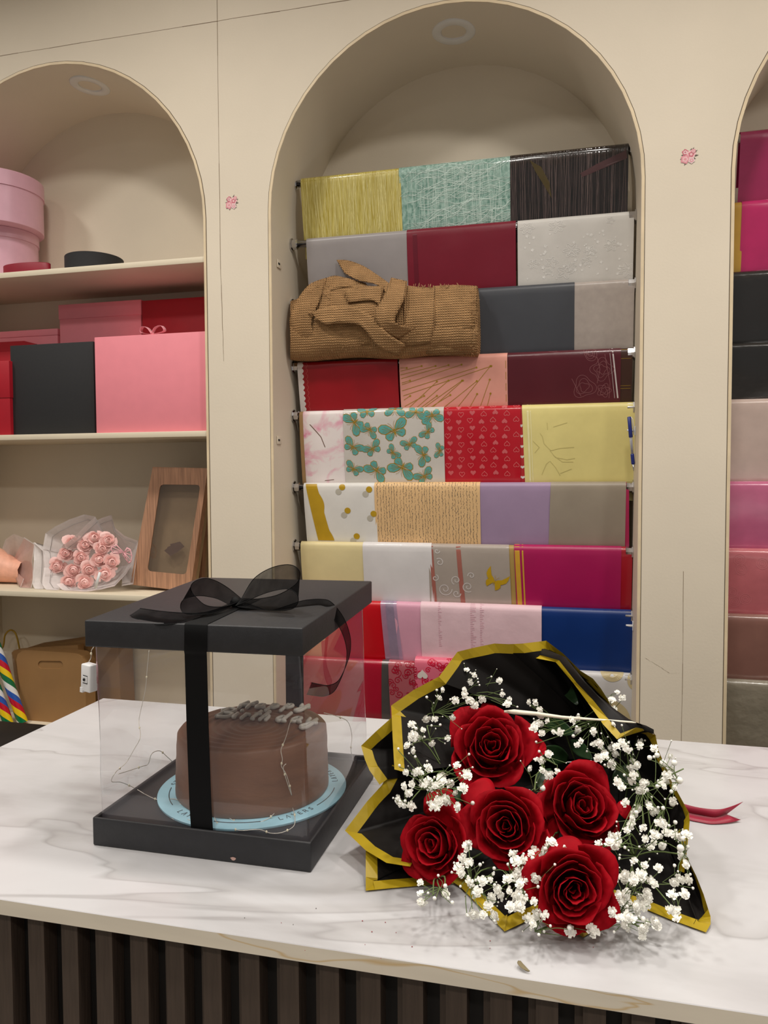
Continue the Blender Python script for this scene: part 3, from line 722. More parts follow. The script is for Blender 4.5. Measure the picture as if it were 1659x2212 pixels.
sh.print(q, 'rose_outlines', [mat('pale_rose_print', rgb(150, 96, 100), 0.4)])
q = MB(); sh.stroke(q, [sh.uv(1322, 752), sh.uv(1335, 862)], 0.0035); sh.stroke(q, [sh.uv(1316, 756), sh.uv(1328, 862)], 0.0009); sh.print(q, 'white_stripes', [mat('white_stripe_print', rgb(206, 196, 196), 0.4)])
sh = S(3, 1338, 1366, paper('dark_brown_gold', rgb(62, 34, 24), 0.4), 'narrow dark brown sheet with gold lines, right of the maroon', layer=0)
q = MB()
for sv in (0.012, 0.035, 0.105, 0.112): sh.stroke(q, [(0.1, sv), (0.9, sv)], 0.0009)
sh.print(q, 'gold_lines', [M_GOLD])
# --- row 5
Sheet(4, px_x(651, 4)-0.006, px_x(662, 4), paper('tan_backing_paper', rgb(172, 136, 92), 0.6), 'wrapping_sheet', 'narrow tan paper edge left of the cherry blossom sheet', layer=-1)
M_CH = paper('cherry_blossom_print', rgb(236, 226, 224), 0.45)
nt, b = tree(M_CH); nz = [n for n in nt.nodes if n.type == 'TEX_NOISE'][0]; nz.inputs['Scale'].default_value = 16; nz.inputs['Distortion'].default_value = 0.9
r = [n for n in nt.nodes if n.type == 'VALTORGB'][0]; r.color_ramp.elements[0].color = rgb(238, 228, 226); r.color_ramp.elements[1].color = rgb(228, 120, 160); r.color_ramp.elements[0].position = 0.5; r.color_ramp.elements[1].position = 0.72
sh = S(4, 655, 746, M_CH, 'white sheet with pink cherry blossom print, left on the fifth rail', layer=0)
q = MB(); sh.stroke(q, [sh.uv(671, 918), sh.uv(685, 934), sh.uv(694, 945), sh.uv(702, 967)], 0.0022); sh.print(q, 'printed_twig', [mat('brown_twig_print', rgb(110, 76, 60), 0.5)], False)
q = MB(); sh.stroke(q, [sh.uv(698, 1040), sh.uv(718, 1038)], 0.0016); sh.print(q, 'printed_twig', [mat('brown_twig_print', rgb(110, 76, 60), 0.5)], False)
sh = S(4, 742, 959, paper('clear_film_white', rgb(206, 200, 192), 0.25, coat=0.8), 'white sheet with teal and gold butterflies on the fifth rail', layer=2)
WING = [(0.0, 0.02), (0.12, 0.28), (0.34, 0.52), (0.62, 0.62), (0.86, 0.52), (0.92, 0.30), (0.80, 0.10), (0.58, -0.02), (0.66, -0.20), (0.56, -0.42), (0.34, -0.50), (0.14, -0.34), (0.02, -0.10)]
def butterfly(sh, qt, qg, u, v, size, ang, sz=1.0, vein=True):
    c = sh.uv(u, v); ca, sa = math.cos(ang), math.sin(ang); W_ = sh.w()
    def tr(x, y, k=1.0):
        x *= size*k; y *= size*k; return (c[0]+(x*ca-y*sa)/W_, c[1]-(x*sa+y*ca))
    for s_ in (-1, 1):
        if qt is not None:
            for half in (WING[:8], WING[7:]+[(0.02, -0.06)]):
                cx_, cy_ = sum(p[0] for p in half)/len(half), sum(p[1] for p in half)/len(half)
                for off, grow, dst in ((0.0005, 1.0, qg), (0.0009, 0.86, qt)):
                    sh.poly(dst, [tr(s_*(cx_+(x-cx_)*grow), cy_+(y-cy_)*grow) for x, y in half], off)
        if vein:
            for (x, y) in ((0.78, 0.42), (0.6, 0.5), (0.8, 0.22), (0.5, -0.3), (0.3, -0.4)):
                sh.stroke(qg, [tr(s_*0.06, 0.0), tr(s_*x*0.85, y*0.85)], 0.0009, 0.0013)
        sh.stroke(qg, [tr(s_*0.02, 0.18), tr(s_*0.10, 0.42), tr(s_*0.22, 0.56)], 0.0008, 0.0012)
    sh.poly(qg, [tr(0.035*math.cos(a), -0.08+0.28*math.sin(a)) for a in [2*PI*j/10 for j in range(10)]], 0.0012)
qt, qg = MB(), MB()
for u, v, sz, an in ((768, 914, .034, 2.2), (800, 930, .026, 2.6), (853, 933, .040, .35), (925, 935, .024, .9), (762, 968, .030, -.6), (805, 972, .028, .5), (848, 980, .022, -.9), (885, 962, .024, .3), (915, 985, .030, 1.8), (762, 1016, .026, -.5), (812, 1018, .034, 2.5), (868, 1012, .038, 2.7), (900, 892, .028, 3.0), (935, 900, .030, 3.3), (795, 892, .028, .1), (855, 886, .028, 3.1), (915, 1032, .028, .5), (950, 976, .020, 1.4)):
    qt, qg = MB(), MB(); butterfly(sh, qt, qg, u, v, sz*1.2, an); k_ = len(qg.v)
    qg.v += qt.v; qg.f += [tuple(i+k_ for i in f_) for f_ in qt.f]; qg.mi += [1]*len(qt.f)
    sh.print(qg, 'printed_butterfly', [M_GOLD, mat('teal_print', rgb(92, 164, 158), 0.4, var=0.05)], False)
def heart(cx, cs, r, W_, n=18, flip=False):
    out = []
    for j in range(n):
        a = 2*PI*j/n; x = 16*math.sin(a)**3/17; y = (13*math.cos(a)-5*math.cos(2*a)-2*math.cos(3*a)-math.cos(4*a))/17
        if flip: y = -y
        out.append((cx+r*x/W_, cs-r*y))
    return out
sh = S(4, 957, 1124, paper('glossy_heart_red', rgb(186, 12, 34), 0.25, coat=0.5), 'glossy red sheet printed with small hearts on the fifth rail', layer=1)
q1, q2 = MB(), MB()
for i in range(7):
    for j in range(10):
        cx = 0.06+i*0.148+(0.03 if j % 2 else 0); cs = 0.006+j*0.0205+0.004*(i % 2); hp_ = heart(cx, cs, 0.0082, sh.w(), 18, i > 2)
        if cx > 0.95: continue
        q1 = MB()
        if (i+j) % 2: sh.poly(q1, hp_); sh.print(q1, 'printed_heart', [mat('pale_heart_print', rgb(204, 96, 100), 0.35)], False)
        else: sh.stroke(q1, hp_+[hp_[0]], 0.0010); sh.print(q1, 'printed_heart', [mat('pink_heart_outline', rgb(226, 128, 128), 0.35)], False)
sh = Sheet(4, px_x(1120, 4), px_x(1130, 4), paper('red_white_heart_edge', rgb(186, 40, 44), 0.4), 'wrapping_sheet', 'narrow red and white heart sheet edge beside the pale yellow sheet', layer=-1, dr=0.012)
q = MB(); [sh.poly(q, heart(0.5, 0.06+0.028*k, 0.005, sh.w()*1.0, 12)) for k in range(6)]; sh.print(q, 'white_hearts', [mat('white_heart_print', rgb(226, 214, 206), 0.5)])
sh = S(4, 1127, 1377, paper('pale_yellow_embossed', rgb(226, 212, 138), 0.42, bump=0.08), 'pale yellow embossed sheet at the right end of the fifth rail', layer=1, dl=0.01)
q = MB()
for pts in ([(1167, 938), (1172, 945), (1175, 960), (1190, 975), (1210, 970), (1240, 968)], [(1188, 975), (1200, 990), (1225, 995), (1242, 992)], [(1152, 955), (1165, 968), (1155, 980)], [(1195, 924), (1215, 918), (1225, 915)], [(1170, 1028), (1180, 1004), (1188, 998), (1200, 1012), (1210, 1030)], [(1210, 1025), (1235, 1015)], [(1195, 985), (1215, 1000), (1238, 1000)], [(1182, 915), (1183, 930)]):
    sh.stroke(q, [sh.uv(*p) for p in pts], 0.0016)
sh.print(q, 'embossed_lines', [mat('yellow_emboss_shade', rgb(204, 190, 120), 0.4)])
q = MB(); sh.stroke(q, [(0.05, -0.01), (0.05, sh.L-0.02)], 0.005); sh.stroke(q, [(0.075, -0.01), (0.075, sh.L-0.02)], 0.0022); sh.print(q, 'border_lines', [mat('yellow_border_print', rgb(236, 226, 170), 0.4)])
# --- row 6
sh = S(5, 656, 812, paper('white_dotted', rgb(228, 225, 220), 0.5), 'white sheet with gold dots and a gold drip band', dl=0.002)
q = MB(); q2 = MB()
for u, v in ((741, 1053), (799, 1058), (751, 1104), (768, 1161), (807, 1111)):
    q = MB(); c = sh.uv(u, v); sh.poly(q, [(c[0]+0.0092*math.cos(a)/sh.w(), c[1]+0.0088*math.sin(a)) for a in [2*PI*j/20 for j in range(20)]], 0.0009); sh.print(q, 'gold_dot', [mat('mustard_gold_print', rgb(190, 152, 24), 0.4)], False)
    q2 = MB(); c = sh.uv(u-8, v+10); sh.poly(q2, [(c[0]+0.0092*math.cos(a)/sh.w(), c[1]+0.0088*math.sin(a)) for a in [2*PI*j/20 for j in range(20)]], 0.0006); sh.print(q2, 'grey_dot', [mat('grey_dot_print', rgb(190, 184, 170), 0.5)], False)
q = MB(); rows = []
for k in range(25):
    t = k/24; v = 1046+124*t; e = 686+28*t+5*max(0, math.sin(t*9.5-1.5))
    a, c = sh.uv(662+22*t, v), sh.uv(e, v); rows.append([sh.at(max(0, a[0]), a[1], 0.0008), sh.at((a[0]+c[0])/2, a[1], 0.0008), sh.at(c[0], a[1], 0.0008)])
q.grid(rows); sh.print(q, 'gold_drip_band', [mat('mustard_gold_print', rgb(190, 152, 24), 0.4)], False)
sh = S(5, 809, 1037, paper('peach_script_paper', rgb(228, 188, 136), 0.5), 'peach sheet printed with lines of grey handwriting', layer=1)
q = MB(); rnd = random.Random(9); x = 0.03
while x < 0.99:
    sv = 0.0+rnd.uniform(0, 0.01)
    while sv < sh.L-0.03:
        l = rnd.choice((0.0015, 0.002, 0.003, 0.005)); g = rnd.choice((0.001, 0.0015, 0.002, 0.005 if rnd.random() < 0.3 else 0.001))
        d = rnd.uniform(-0.0015, 0.0015); sh.stroke(q, [(x+d/sh.w(), sv), (min(1, x+(d+rnd.uniform(-.001, .001))/sh.w()), sv+l)], rnd.uniform(0.0006, 0.0022))
        sv += l+g
    x += rnd.uniform(0.022, 0.034)
sh.print(q, 'handwriting_lines', [mat('grey_ink_print', rgb(128, 112, 92), 0.6)])
S(5, 1036, 1196, paper('lilac_matt', rgb(162, 138, 168), 0.42), 'plain lilac sheet on the sixth rail', layer=0, dr=-0.006)
S(5, 1190, 1352, paper('taupe_matt', rgb(156, 144, 128), 0.4), 'plain taupe grey sheet on the sixth rail', layer=1, dl=-0.008, dr=0.0)
Sheet(5, px_x(1346, 5), px_x(1358, 5), paper('magenta_edge', rgb(176, 34, 84), 0.4), 'wrapping_sheet', 'narrow magenta sheet edge right of the taupe sheet', layer=0, dr=0.005)
# --- row 7
S(6, 650, 787, paper('cream_matt', rgb(228, 212, 160), 0.45), 'plain cream sheet above the cake box lid', layer=0)
S(6, 784, 932, paper('white_glassine', rgb(222, 218, 218), 0.4, coat=0.2), 'plain white glassine sheet on the seventh rail', layer=1, dr=0.006)
sh = S(6, 926, 1099, paper('silver_taupe_satin', rgb(172, 160, 150), 0.3, coat=0.3), 'silver taupe sheet with rose stripes and a gold butterfly', layer=0, dr=0.008)
q = MB(); sh.stroke(q, [(0.03, -0.01), (0.07, sh.L-0.02)], 0.010); sh.stroke(q, [(0.37, -0.01), (0.42, sh.L-0.02)], 0.0125); sh.print(q, 'rose_stripes', [mat('rose_gold_stripe', rgb(168, 104, 92), 0.35)])
q = MB(); rnd = random.Random(2)
def curl(q, sh, u, v, r, turns, w, ph=0.0, sgn=1):
    c = sh.uv(u, v); pts = []
    for j in range(int(18*turns)+1):
        a = ph+sgn*2*PI*j/18; rr = r*(1-j/(18*turns+4)); pts.append((c[0]+rr*math.cos(a)/sh.w(), c[1]+rr*math.sin(a)))
    sh.stroke(q, pts, w)
for u, v, r, t, ph in ((960, 1275, .020, 1.6, 0), (985, 1255, .014, 1.3, 2), (950, 1215, .012, 1.2, 4), (1010, 1270, .016, 1.5, 1), (1018, 1245, .010, 1.2, 3), (940, 1250, .010, 1.2, 5), (945, 1190, .008, 1, 0), (985, 1285, .012, 1.2, 0)): curl(q, sh, u, v, r, t, 0.0028, ph)
sh.print(q, 'damask_scrolls', [mat('pearl_scroll_print', rgb(206, 198, 194), 0.35)])
qg = MB(); butterfly(sh, None, qg, 1068, 1258, 0.030, -0.5, vein=False)
for s_ in (-1, 1):
    c = sh.uv(1068, 1258); ca, sa = math.cos(-0.5), math.sin(-0.5)
    for cut in (0.0,):
        sh.poly(qg, [(c[0]+((s_*x*ca-y*sa)*0.036)/sh.w(), c[1]-(s_*x*sa+y*ca)*0.036) for x, y in [(0.0, 0.0), (0.16, 0.22), (0.42, 0.36), (0.62, 0.66), (0.80, 0.98), (0.86, 0.60), (0.82, 0.30), (0.62, 0.06), (0.46, -0.04), (0.60, -0.20), (0.52, -0.44), (0.34, -0.62), (0.22, -0.38), (0.06, -0.12)]], 0.0009)
sh.print(qg, 'gold_butterfly', [mat('mustard_gold_print', rgb(190, 152, 24), 0.4)])
Sheet(6, px_x(1097, 6), px_x(1112, 6), paper('antique_gold', rgb(176, 146, 84), 0.35), 'wrapping_sheet', 'narrow antique gold sheet edge beside the magenta sheet', layer=-1, dr=0.012)
sh = S(6, 1110, 1342, paper('magenta_matt', rgb(172, 24, 88), 0.36), 'magenta sheet with gold left border on the seventh rail', layer=1, dl=0.008)
q = MB(); sh.stroke(q, [(0.028, -0.012), (0.035, sh.L-0.02)], 0.013); sh.stroke(q, [(0.08, -0.012), (0.085, sh.L-0.02)], 0.004); sh.print(q, 'gold_border', [mat('yellow_gold_border', rgb(206, 158, 54), 0.35)])
S(6, 1338, 1366, paper('scarlet_edge', rgb(166, 14, 34), 0.35, coat=0.4), 'narrow bright red sheet at the right end of the seventh rail', layer=0)
# --- row 8
S(7, 690, 832, paper('poppy_red', rgb(200, 14, 28), 0.3), 'bright red sheet behind the cake box on the eighth rail', layer=0, dr=0.014)
S(7, 652, 700, paper('orange_peach', rgb(226, 150, 110), 0.4), 'peach orange sheet standing in for a reflection in the cake box', layer=1)  # guessed sheet; its colour stands for an orange-pink reflection in the clear wall
Sheet(7, px_x(822, 7), px_x(856, 7), sheer('lilac_clear_film', rgb(188, 166, 196), 0.55, 0.12, 1.5, 0.03), 'wrapping_sheet', 'narrow see-through lilac film beside the bright red sheet', layer=2, dl=0.012, dr=0.02)
S(7, 850, 920, paper('soft_pink', rgb(220, 160, 182), 0.42), 'soft pink sheet left of the white-and-pink tissue', layer=1, dl=0.016)
M_TIS = paper('pink_tissue', rgb(232, 198, 206), 0.5, bump=0.15, bscale=22)
sh = S(7, 909, 1170, M_TIS, 'pale pink tissue sheet with faint print on the eighth rail', layer=3, lump=0.002)
q = MB(); rnd = random.Random(5)
for x0_, x1_ in ((0.42, 0.47), (0.50, 0.535), (0.15, 0.18)):
    for k in range(26):
        sv = 0.004+0.0052*k; sh.stroke(q, [(x0_, sv), (x0_+(x1_-x0_)*rnd.uniform(0.3, 1), sv)], 0.0014)
sh.print(q, 'faint_print', [mat('faint_pink_print', rgb(222, 170, 184), 0.5)])
S(7, 1169, 1374, paper('royal_blue_matt', rgb(18, 52, 118), 0.36, bump=0.1), 'plain royal blue sheet on the eighth rail', layer=1)
# --- row 9
S(8, 650, 830, paper('crimson_gloss', rgb(176, 20, 48), 0.3, coat=0.4), 'crimson film sheet behind the cake box on the ninth rail', layer=0)
Sheet(8, px_x(826, 8), px_x(842, 8), mat('grey_metal_film', rgb(120, 112, 110), 0.2, 0.6), 'wrapping_sheet', 'narrow grey metallic sheet edge beside the red scroll sheet', layer=1, dl=-0.01)
def scrolls(sh, seed, n, m):
    rnd = random.Random(seed); q = MB()
    for k in range(n):
        cx, cs, r = rnd.uniform(0.03, 0.97), rnd.uniform(0.008, 0.16), rnd.uniform(0.006, 0.013); pts = []; ph = rnd.uniform(0, 6); sg = rnd.choice((-1, 1))
        for j in range(24):
            a = ph+sg*2*PI*j/16; rr = r*(1-j/26); pts.append((min(1, max(0, cx+rr*math.cos(a)/sh.w())), max(0, cs+rr*math.sin(a))))
        sh.stroke(q, pts, 0.0022)
    sh.print(q, 'scroll_print', [m])
sh = S(8, 840, 902, paper('dusty_rose_film', rgb(176, 92, 100), 0.3, coat=0.4), 'dusty red sheet with scroll print left of the bouquet', layer=2); scrolls(sh, 3, 34, mat('crimson_scroll_print', rgb(170, 16, 46), 0.35))
sh = S(8, 897, 1192, paper('red_pink_scroll', rgb(226, 112, 134), 0.3, coat=0.4), 'bright pink-red scroll sheet with a white heart', layer=3, zadd=0.012); scrolls(sh, 6, 170, mat('bright_red_scroll_print', rgb(206, 16, 54), 0.3))
q = MB(); c = sh.uv(914, 1458); sh.poly(q, heart(c[0], c[1], 0.016, sh.w(), 22, True), 0.0012); sh.print(q, 'white_heart', [mat('white_heart_print', rgb(226, 214, 206), 0.5)])
sh = S(8, 1196, 1374, paper('white_pearl', rgb(214, 212, 212), 0.35), 'white sheet with large pale gold circles behind the bouquet', layer=1)
q = MB()
for u, v, r in ((1310, 1560, .062), (1380, 1470, .030), (1322, 1448, .03)):
    c = sh.uv(u, v); pts = [(c[0]+r*math.cos(a)/sh.w(), c[1]+r*math.sin(a)) for a in [2*PI*j/32 for j in range(32)]]
    sh.poly(q, [(min(1, max(0, a)), max(-0.004, min(sh.L-0.004, b_))) for a, b_ in pts], 0.0008)
sh.print(q, 'pale_gold_circles', [mat('pale_gold_print', rgb(204, 188, 146), 0.35, var=0.08)])

# --- right niche
G2 = 'film-wrapped sheets hanging in the right niche'
def film(name, c, bump=0.1, sc=16): return mat(name, c, 0.22, coat=1.0, coat_rough=0.14, bump=bump, bscale=sc, var=0.05)
RX = NC[2]-NR+0.006; RW = 0.62
cols = [(film('film_magenta', rgb(166, 40, 92)), 'magenta film-wrapped sheet, topmost in the right niche'), (film('film_hot_pink', rgb(196, 38, 104)), 'hot pink film-wrapped sheet with gold edge, second in the right niche'),
        (film('film_black', rgb(34, 32, 32), 0.25), 'black film-wrapped sheet, upper of the two black ones'), (film('film_black_b', rgb(30, 28, 28), 0.25), 'black film-wrapped sheet, lower of the two black ones'),
        (film('film_blush', rgb(206, 184, 174)), 'pale blush film-wrapped sheet under the black ones in the right niche'), (film('film_candy_pink', rgb(206, 110, 148), 0.15), 'candy pink film-wrapped sheet in the right niche'),
        (film('film_rose', rgb(206, 116, 124)), 'rose patterned pink film-wrapped sheet in the right niche'), (film('film_dusty', rgb(150, 108, 98)), 'dusty brown-pink film-wrapped sheet in the right niche'),
        (film('film_clear_grey', rgb(150, 142, 126), 0.5, 24), 'crumpled grey clear film sheet, lowest in the right niche')]
for i, (m, lb) in enumerate(cols):
    dx = 0.030 if i == 0 else (0.036 if i == 1 else 0.0)
    sh = Sheet(i, RX+dx, RX+dx+RW, m, 'wrapping_sheet', lb, layer=1, seed=40+i, grp=G2, lump=0.002)
    if i == 6: scr = MB()
    if i == 6:
        for k in range(12):
            cx, cs, r = random.uniform(0.03, 0.5), random.uniform(0.03, 0.15), 0.014
            for f_ in (1, 0.65, 0.35): sh.stroke(scr, [(min(1, max(0, cx+f_*r*math.cos(a)/sh.w())), cs+f_*r*math.sin(a)) for a in [2*PI*j/16 for j in range(17)]], 0.0009)
        sh.print(scr, 'rose_print', [mat('rose_print_light', rgb(218, 134, 140), 0.25)])
Sheet(1, RX+0.004, RX+0.040, film('film_gold', rgb(202, 158, 62)), 'wrapping_sheet', 'narrow gold sheet edge beside the hot pink sheet', layer=0, seed=60, grp=G2)

# ---- pen and its hook, price hooks
def hook(u, v, label, ln=0.03):
    xr = NC[1]+NR-0.0008; p = at_x(u, v, xr); y = YR-0.045
    c = Vector((xr, y, at_y(1370, v, y).z))
    t = empty('wall_hook', c, label, 'hook', 'small white hooks in the niche')
    rbox('base_plate', (xr-0.002, y-0.008, c.z-0.012), (xr, y+0.008, c.z+0.012), M_WPLAST, t, 0.0008)
    q = MB(); q.tube([(xr-0.002, y, c.z), (xr-0.012, y-0.004, c.z+0.001), (xr-ln, y-0.006, c.z+0.002)], [0.0035, 0.0028, 0.002], 8); q.build('arm', M_WPLAST, t)
    return c
hook(1366, 1352, 'white plastic hook on the niche side by the blue sheet', 0.018)
c = hook(1366, 931, 'white plastic hook holding the blue pen', 0.020)
A = at_y(1359, 900, YR-0.053); B = at_y(1369, 1018, YR-0.047)
t = empty('ballpoint_pen', B, 'blue capped ballpoint pen hanging on a white hook', 'pen')
d = B-A; M_BLUE = mat('blue_pen_plastic', rgb(36, 50, 130), 0.3)
q = MB(); q.tube([A+d*0.36, A+d*0.70], 0.0038, 12); q.build('barrel', sheer('pen_clear_barrel', rgb(190, 190, 200), 0.5, 0.1, 1.4), t)
q = MB(); q.tube([A, A+d*0.01, A+d*0.37, A+d*0.38], [0.003, 0.0048, 0.005, 0.004], 12); cap = q.build('cap', M_BLUE, t)
q = MB(); q.tube([A+d*0.34, A+d*0.92], 0.0014, 8); q.build('ink_refill', M_BLUE, t)
q = MB(); q.tube([A+d*0.68, A+d*0.70, A+d*0.86, A+d*0.87], [0.0042, 0.0046, 0.0046, 0.004], 12); q.build('grip', M_BLUE, t)
q = MB(); q.tube([A+d*0.87, A+d*0.97, A+d*1.0], [0.0036, 0.0014, 0.0004], 10); q.build('tip', M_CHROME, t)
q = MB(); q.tube([A+d*0.02+Vector((0.004, 0, 0.002)), A+d*0.05+Vector((0.008, 0, 0)), A+d*0.33+Vector((0.008, 0, 0))], 0.0012, 6); q.build('pocket_clip', M_WPLAST, cap)

# ------------------------------------------------------------------ burlap bundle on the third rail
M_BURLAP = mat('coarse_burlap', rgb(194, 154, 110), 0.95, var=0.16, scale=24, spec=0.1)
nt, b = tree(M_BURLAP); tc = [n for n in nt.nodes if n.type == 'TEX_COORD'][0]
ws = []
for d_, sc in (('X', 190), ('Z', 190)):
    w_ = nt.nodes.new('ShaderNodeTexWave'); w_.bands_direction = d_; w_.inputs['Scale'].default_value = sc/6.28*1.6; w_.inputs['Distortion'].default_value = 2.5; w_.inputs['Detail'].default_value = 2
    nt.links.new(tc.outputs['Object'], w_.inputs['Vector']); ws.append(w_)
mxw = nt.nodes.new('ShaderNodeMath'); mxw.operation = 'MULTIPLY'; nt.links.new(ws[0].outputs['Fac'], mxw.inputs[0]); nt.links.new(ws[1].outputs['Fac'], mxw.inputs[1])
old = [n for n in nt.nodes if n.type == 'VALTORGB'][0]
rr = ramp_(mxw.outputs[0], [(0.0, (0.62, 0.58, 0.54, 1)), (0.5, (1, 1, 1, 1))])
nt.links.new(mul_(old.outputs[0], rr.outputs[0]).outputs[0], b.inputs['Base Color'])
bp = nt.nodes.new('ShaderNodeBump'); bp.inputs['Strength'].default_value = 1.0; bp.inputs['Distance'].default_value = 0.004
nt.links.new(mxw.outputs[0], bp.inputs['Height']); nt.links.new(bp.outputs[0], b.inputs['Normal'])
zt3 = ROWZ[2]
bu = empty('burlap_bundle', (-0.52, YR, zt3-0.2), 'brown burlap bundle tied with a burlap strip on the third rail', 'burlap bundle')
def bsurf(u, v, out=0.0):
    """front of the bundle under a picture spot"""
    p = at_y(u, v, 2.05); k = (v-685)/95.0
    y = 2.028+0.045*k*k
    p = at_y(u, v, y-out); p.x = max(p.x, NC[1]-NR+0.005); return p
# body: thick folded roll, lumpy, with a frayed right edge
rows = []; nU, nV = 34, 20
for j in range(nV+1):
    row = []
    for i in range(nU+1):
        u = 627+(1031-627)*i/nU; t = j/nV; k = i/nU
        top = 632-16*k+9*math.sin(k*9)+(18 if k < 0.1 else 0)*(1-k*10); bot = 778-10*k+3*math.sin(k*14)
        a = PI*t; v = top+(bot-top)*(1-math.cos(a))/2; y = 2.085-0.060*math.sin(a)**0.75
        y += 0.008*noise.noise((k*9, t*4, 1.3)); p = at_y(u, v, max(2.0, y)); p.x = max(p.x, NC[1]-NR+0.004); row.append(p)
    rows.append(row)
q = MB(); q.grid(rows); q.grid([[Vector((p.x, 2.118, p.z)) for p in rows[0]], rows[0]])
q.grid([rows[-1], [Vector((p.x, 2.118, p.z)) for p in rows[-1]]])
q.grid([[r_[0] for r_ in rows], [Vector((r_[0].x, 2.118, r_[0].z)) for r_ in rows]]); q.grid([[r_[-1] for r_ in rows], [Vector((r_[-1].x, 2.118, r_[-1].z)) for r_ in rows]])
body = q.build('folded_roll', M_BURLAP, bu)
def cloth(name, rows_px, out, thick=0.0022, wob=0.004, seed=0):
    """cloth flap: rows of picture spots laid over the bundle, out = how far it stands off (per row or single)"""
    R_ = []
    for i, row in enumerate(rows_px):
        o_ = out[i] if isinstance(out, (list, tuple)) else out
        R_.append(catmull([bsurf(u, v, o_+wob*noise.noise((u*0.03, v*0.03, seed))) for u, v in row], 4))
    n = len(R_[0]); G_ = []
    for c in range(n): G_.append(catmull([r_[c] for r_ in R_], 4))
    q = MB(); q.grid(G_); return solid(q.build(name, M_BURLAP, bu), thick)
cloth('left_wrap', [[(640, 650), (626, 690), (632, 740), (655, 776)], [(668, 615), (655, 680), (660, 720), (668, 768)], [(706, 600), (690, 650), (672, 700), (690, 742)]], [0.004, 0.012, 0.010], seed=1)
cloth('middle_wrap', [[(690, 625), (680, 680), (672, 722)], [(740, 612), (740, 690), (735, 745)], [(800, 618), (800, 690), (800, 745)], [(850, 622), (850, 690), (850, 740)]], [0.006, 0.012, 0.010, 0.008], seed=2)
cloth('right_wrap', [[(868, 618), (872, 690), (876, 748)], [(905, 620), (905, 690), (908, 746)], [(940, 622), (938, 690), (930, 742)]], 0.010, seed=3)
cloth('right_band', [[(935, 618), (930, 690), (920, 765)], [(985, 616), (980, 690), (972, 768)], [(1032, 618), (1026, 690), (1016, 768)]], [0.006, 0.010, 0.004], seed=4)
cloth('upper_loop', [[(727, 562), (735, 575), (744, 590)], [(752, 563), (765, 590), (775, 606)], [(785, 575), (800, 600), (805, 612)], [(812, 592), (828, 610), (826, 622)], [(840, 612), (845, 625), (838, 640)]], [0.014, 0.022, 0.020, 0.016, 0.012], seed=5)
cloth('back_loop', [[(672, 620), (690, 640)], [(715, 597), (735, 622)], [(745, 600), (765, 622)], [(790, 612), (800, 630)]], [0.002, 0.010, 0.012, 0.008], seed=6)
cloth('cross_strip', [[(742, 630), (752, 655)], [(790, 620), (800, 648)], [(830, 618), (820, 660)]], [0.014, 0.018, 0.016], seed=7)
cloth('knot_strip', [[(845, 600), (880, 608)], [(830, 640), (872, 648)], [(808, 680), (852, 692)], [(828, 715), (872, 705)], [(858, 735), (898, 708)]], [0.018, 0.030, 0.034, 0.026, 0.016], seed=8)
cloth('lower_tail', [[(666, 678), (668, 672)], [(690, 668), (700, 700)], [(725, 660), (730, 698)], [(770, 664), (775, 702)], [(810, 690), (800, 728)], [(838, 720), (818, 752)], [(876, 745), (862, 770)]], [0.018, 0.026, 0.028, 0.028, 0.030, 0.028, 0.016], seed=9)
c_ = bsurf(796, 713, 0.014); q = MB(); q.lathe([(0.0001, 0), (0.008, 0), (0.008, 0.002), (0.0001, 0.002)], (0, 0, 0), 16); q.v = [c_+Vector((v.x, -v.z, v.y*0.7)) for v in q.v]; q.build('white_disc', M_WPLAST, bu)
q = MB(); rnd = random.Random(8)
for k in range(150):
    side = rnd.random()
    if side < 0.45: u, v = 1028+rnd.uniform(-10, 2)-(rnd.random()*6), rnd.uniform(618, 765); du, dv = rnd.uniform(3, 11), rnd.uniform(-3, 4)
    elif side < 0.62: u, v = rnd.uniform(880, 1000), 620+rnd.uniform(-2, 3); du, dv = rnd.uniform(-6, 6), -rnd.uniform(3, 9)
    elif side < 0.8: u, v = rnd.uniform(665, 715), rnd.uniform(612, 660); du, dv = rnd.uniform(-8, 0), -rnd.uniform(2, 10)
    else: u, v = rnd.uniform(640, 760), rnd.uniform(738, 770); du, dv = rnd.uniform(-6, 6), rnd.uniform(3, 12)
    o_ = rnd.uniform(0.006, 0.014); q.tube([bsurf(u, v, o_), bsurf(u+du*0.6, v+dv*0.4, o_+0.003), bsurf(u+du, v+dv, o_)], 0.0006, 4)
tag(q.build('frayed_threads', mat('burlap_thread', rgb(186, 148, 104), 0.9), bu), kind='stuff')

# ------------------------------------------------------------------ cake box on the counter
M_BOX = mat('black_box_card', rgb(36, 36, 39), 0.5, var=0.12, scale=90, bump=0.04, bscale=300)
M_ACRYL = sheer('clear_acrylic', rgb(205, 196, 214), 0.042, 0.03, 1.46, 0.02)  # lilac diffuse share imitates the haze reflected in the panels
M_ORG = sheer('black_organza', rgb(7, 7, 8), 0.78, 0.8, 1.05, 0.0, 0.06)
M_SATIN = mat('black_satin_ribbon', rgb(9, 9, 10), 0.65, spec=0.15)
BX0, BX1, BY0 = -0.545, -0.275, 0.768; BY1 = BY0+0.268; BASEH = 0.0335
cb = empty('cake_box', ((BX0+BX1)/2, (BY0+BY1)/2, ZC), 'black and clear cake box tied with black organza bow', 'cake box')
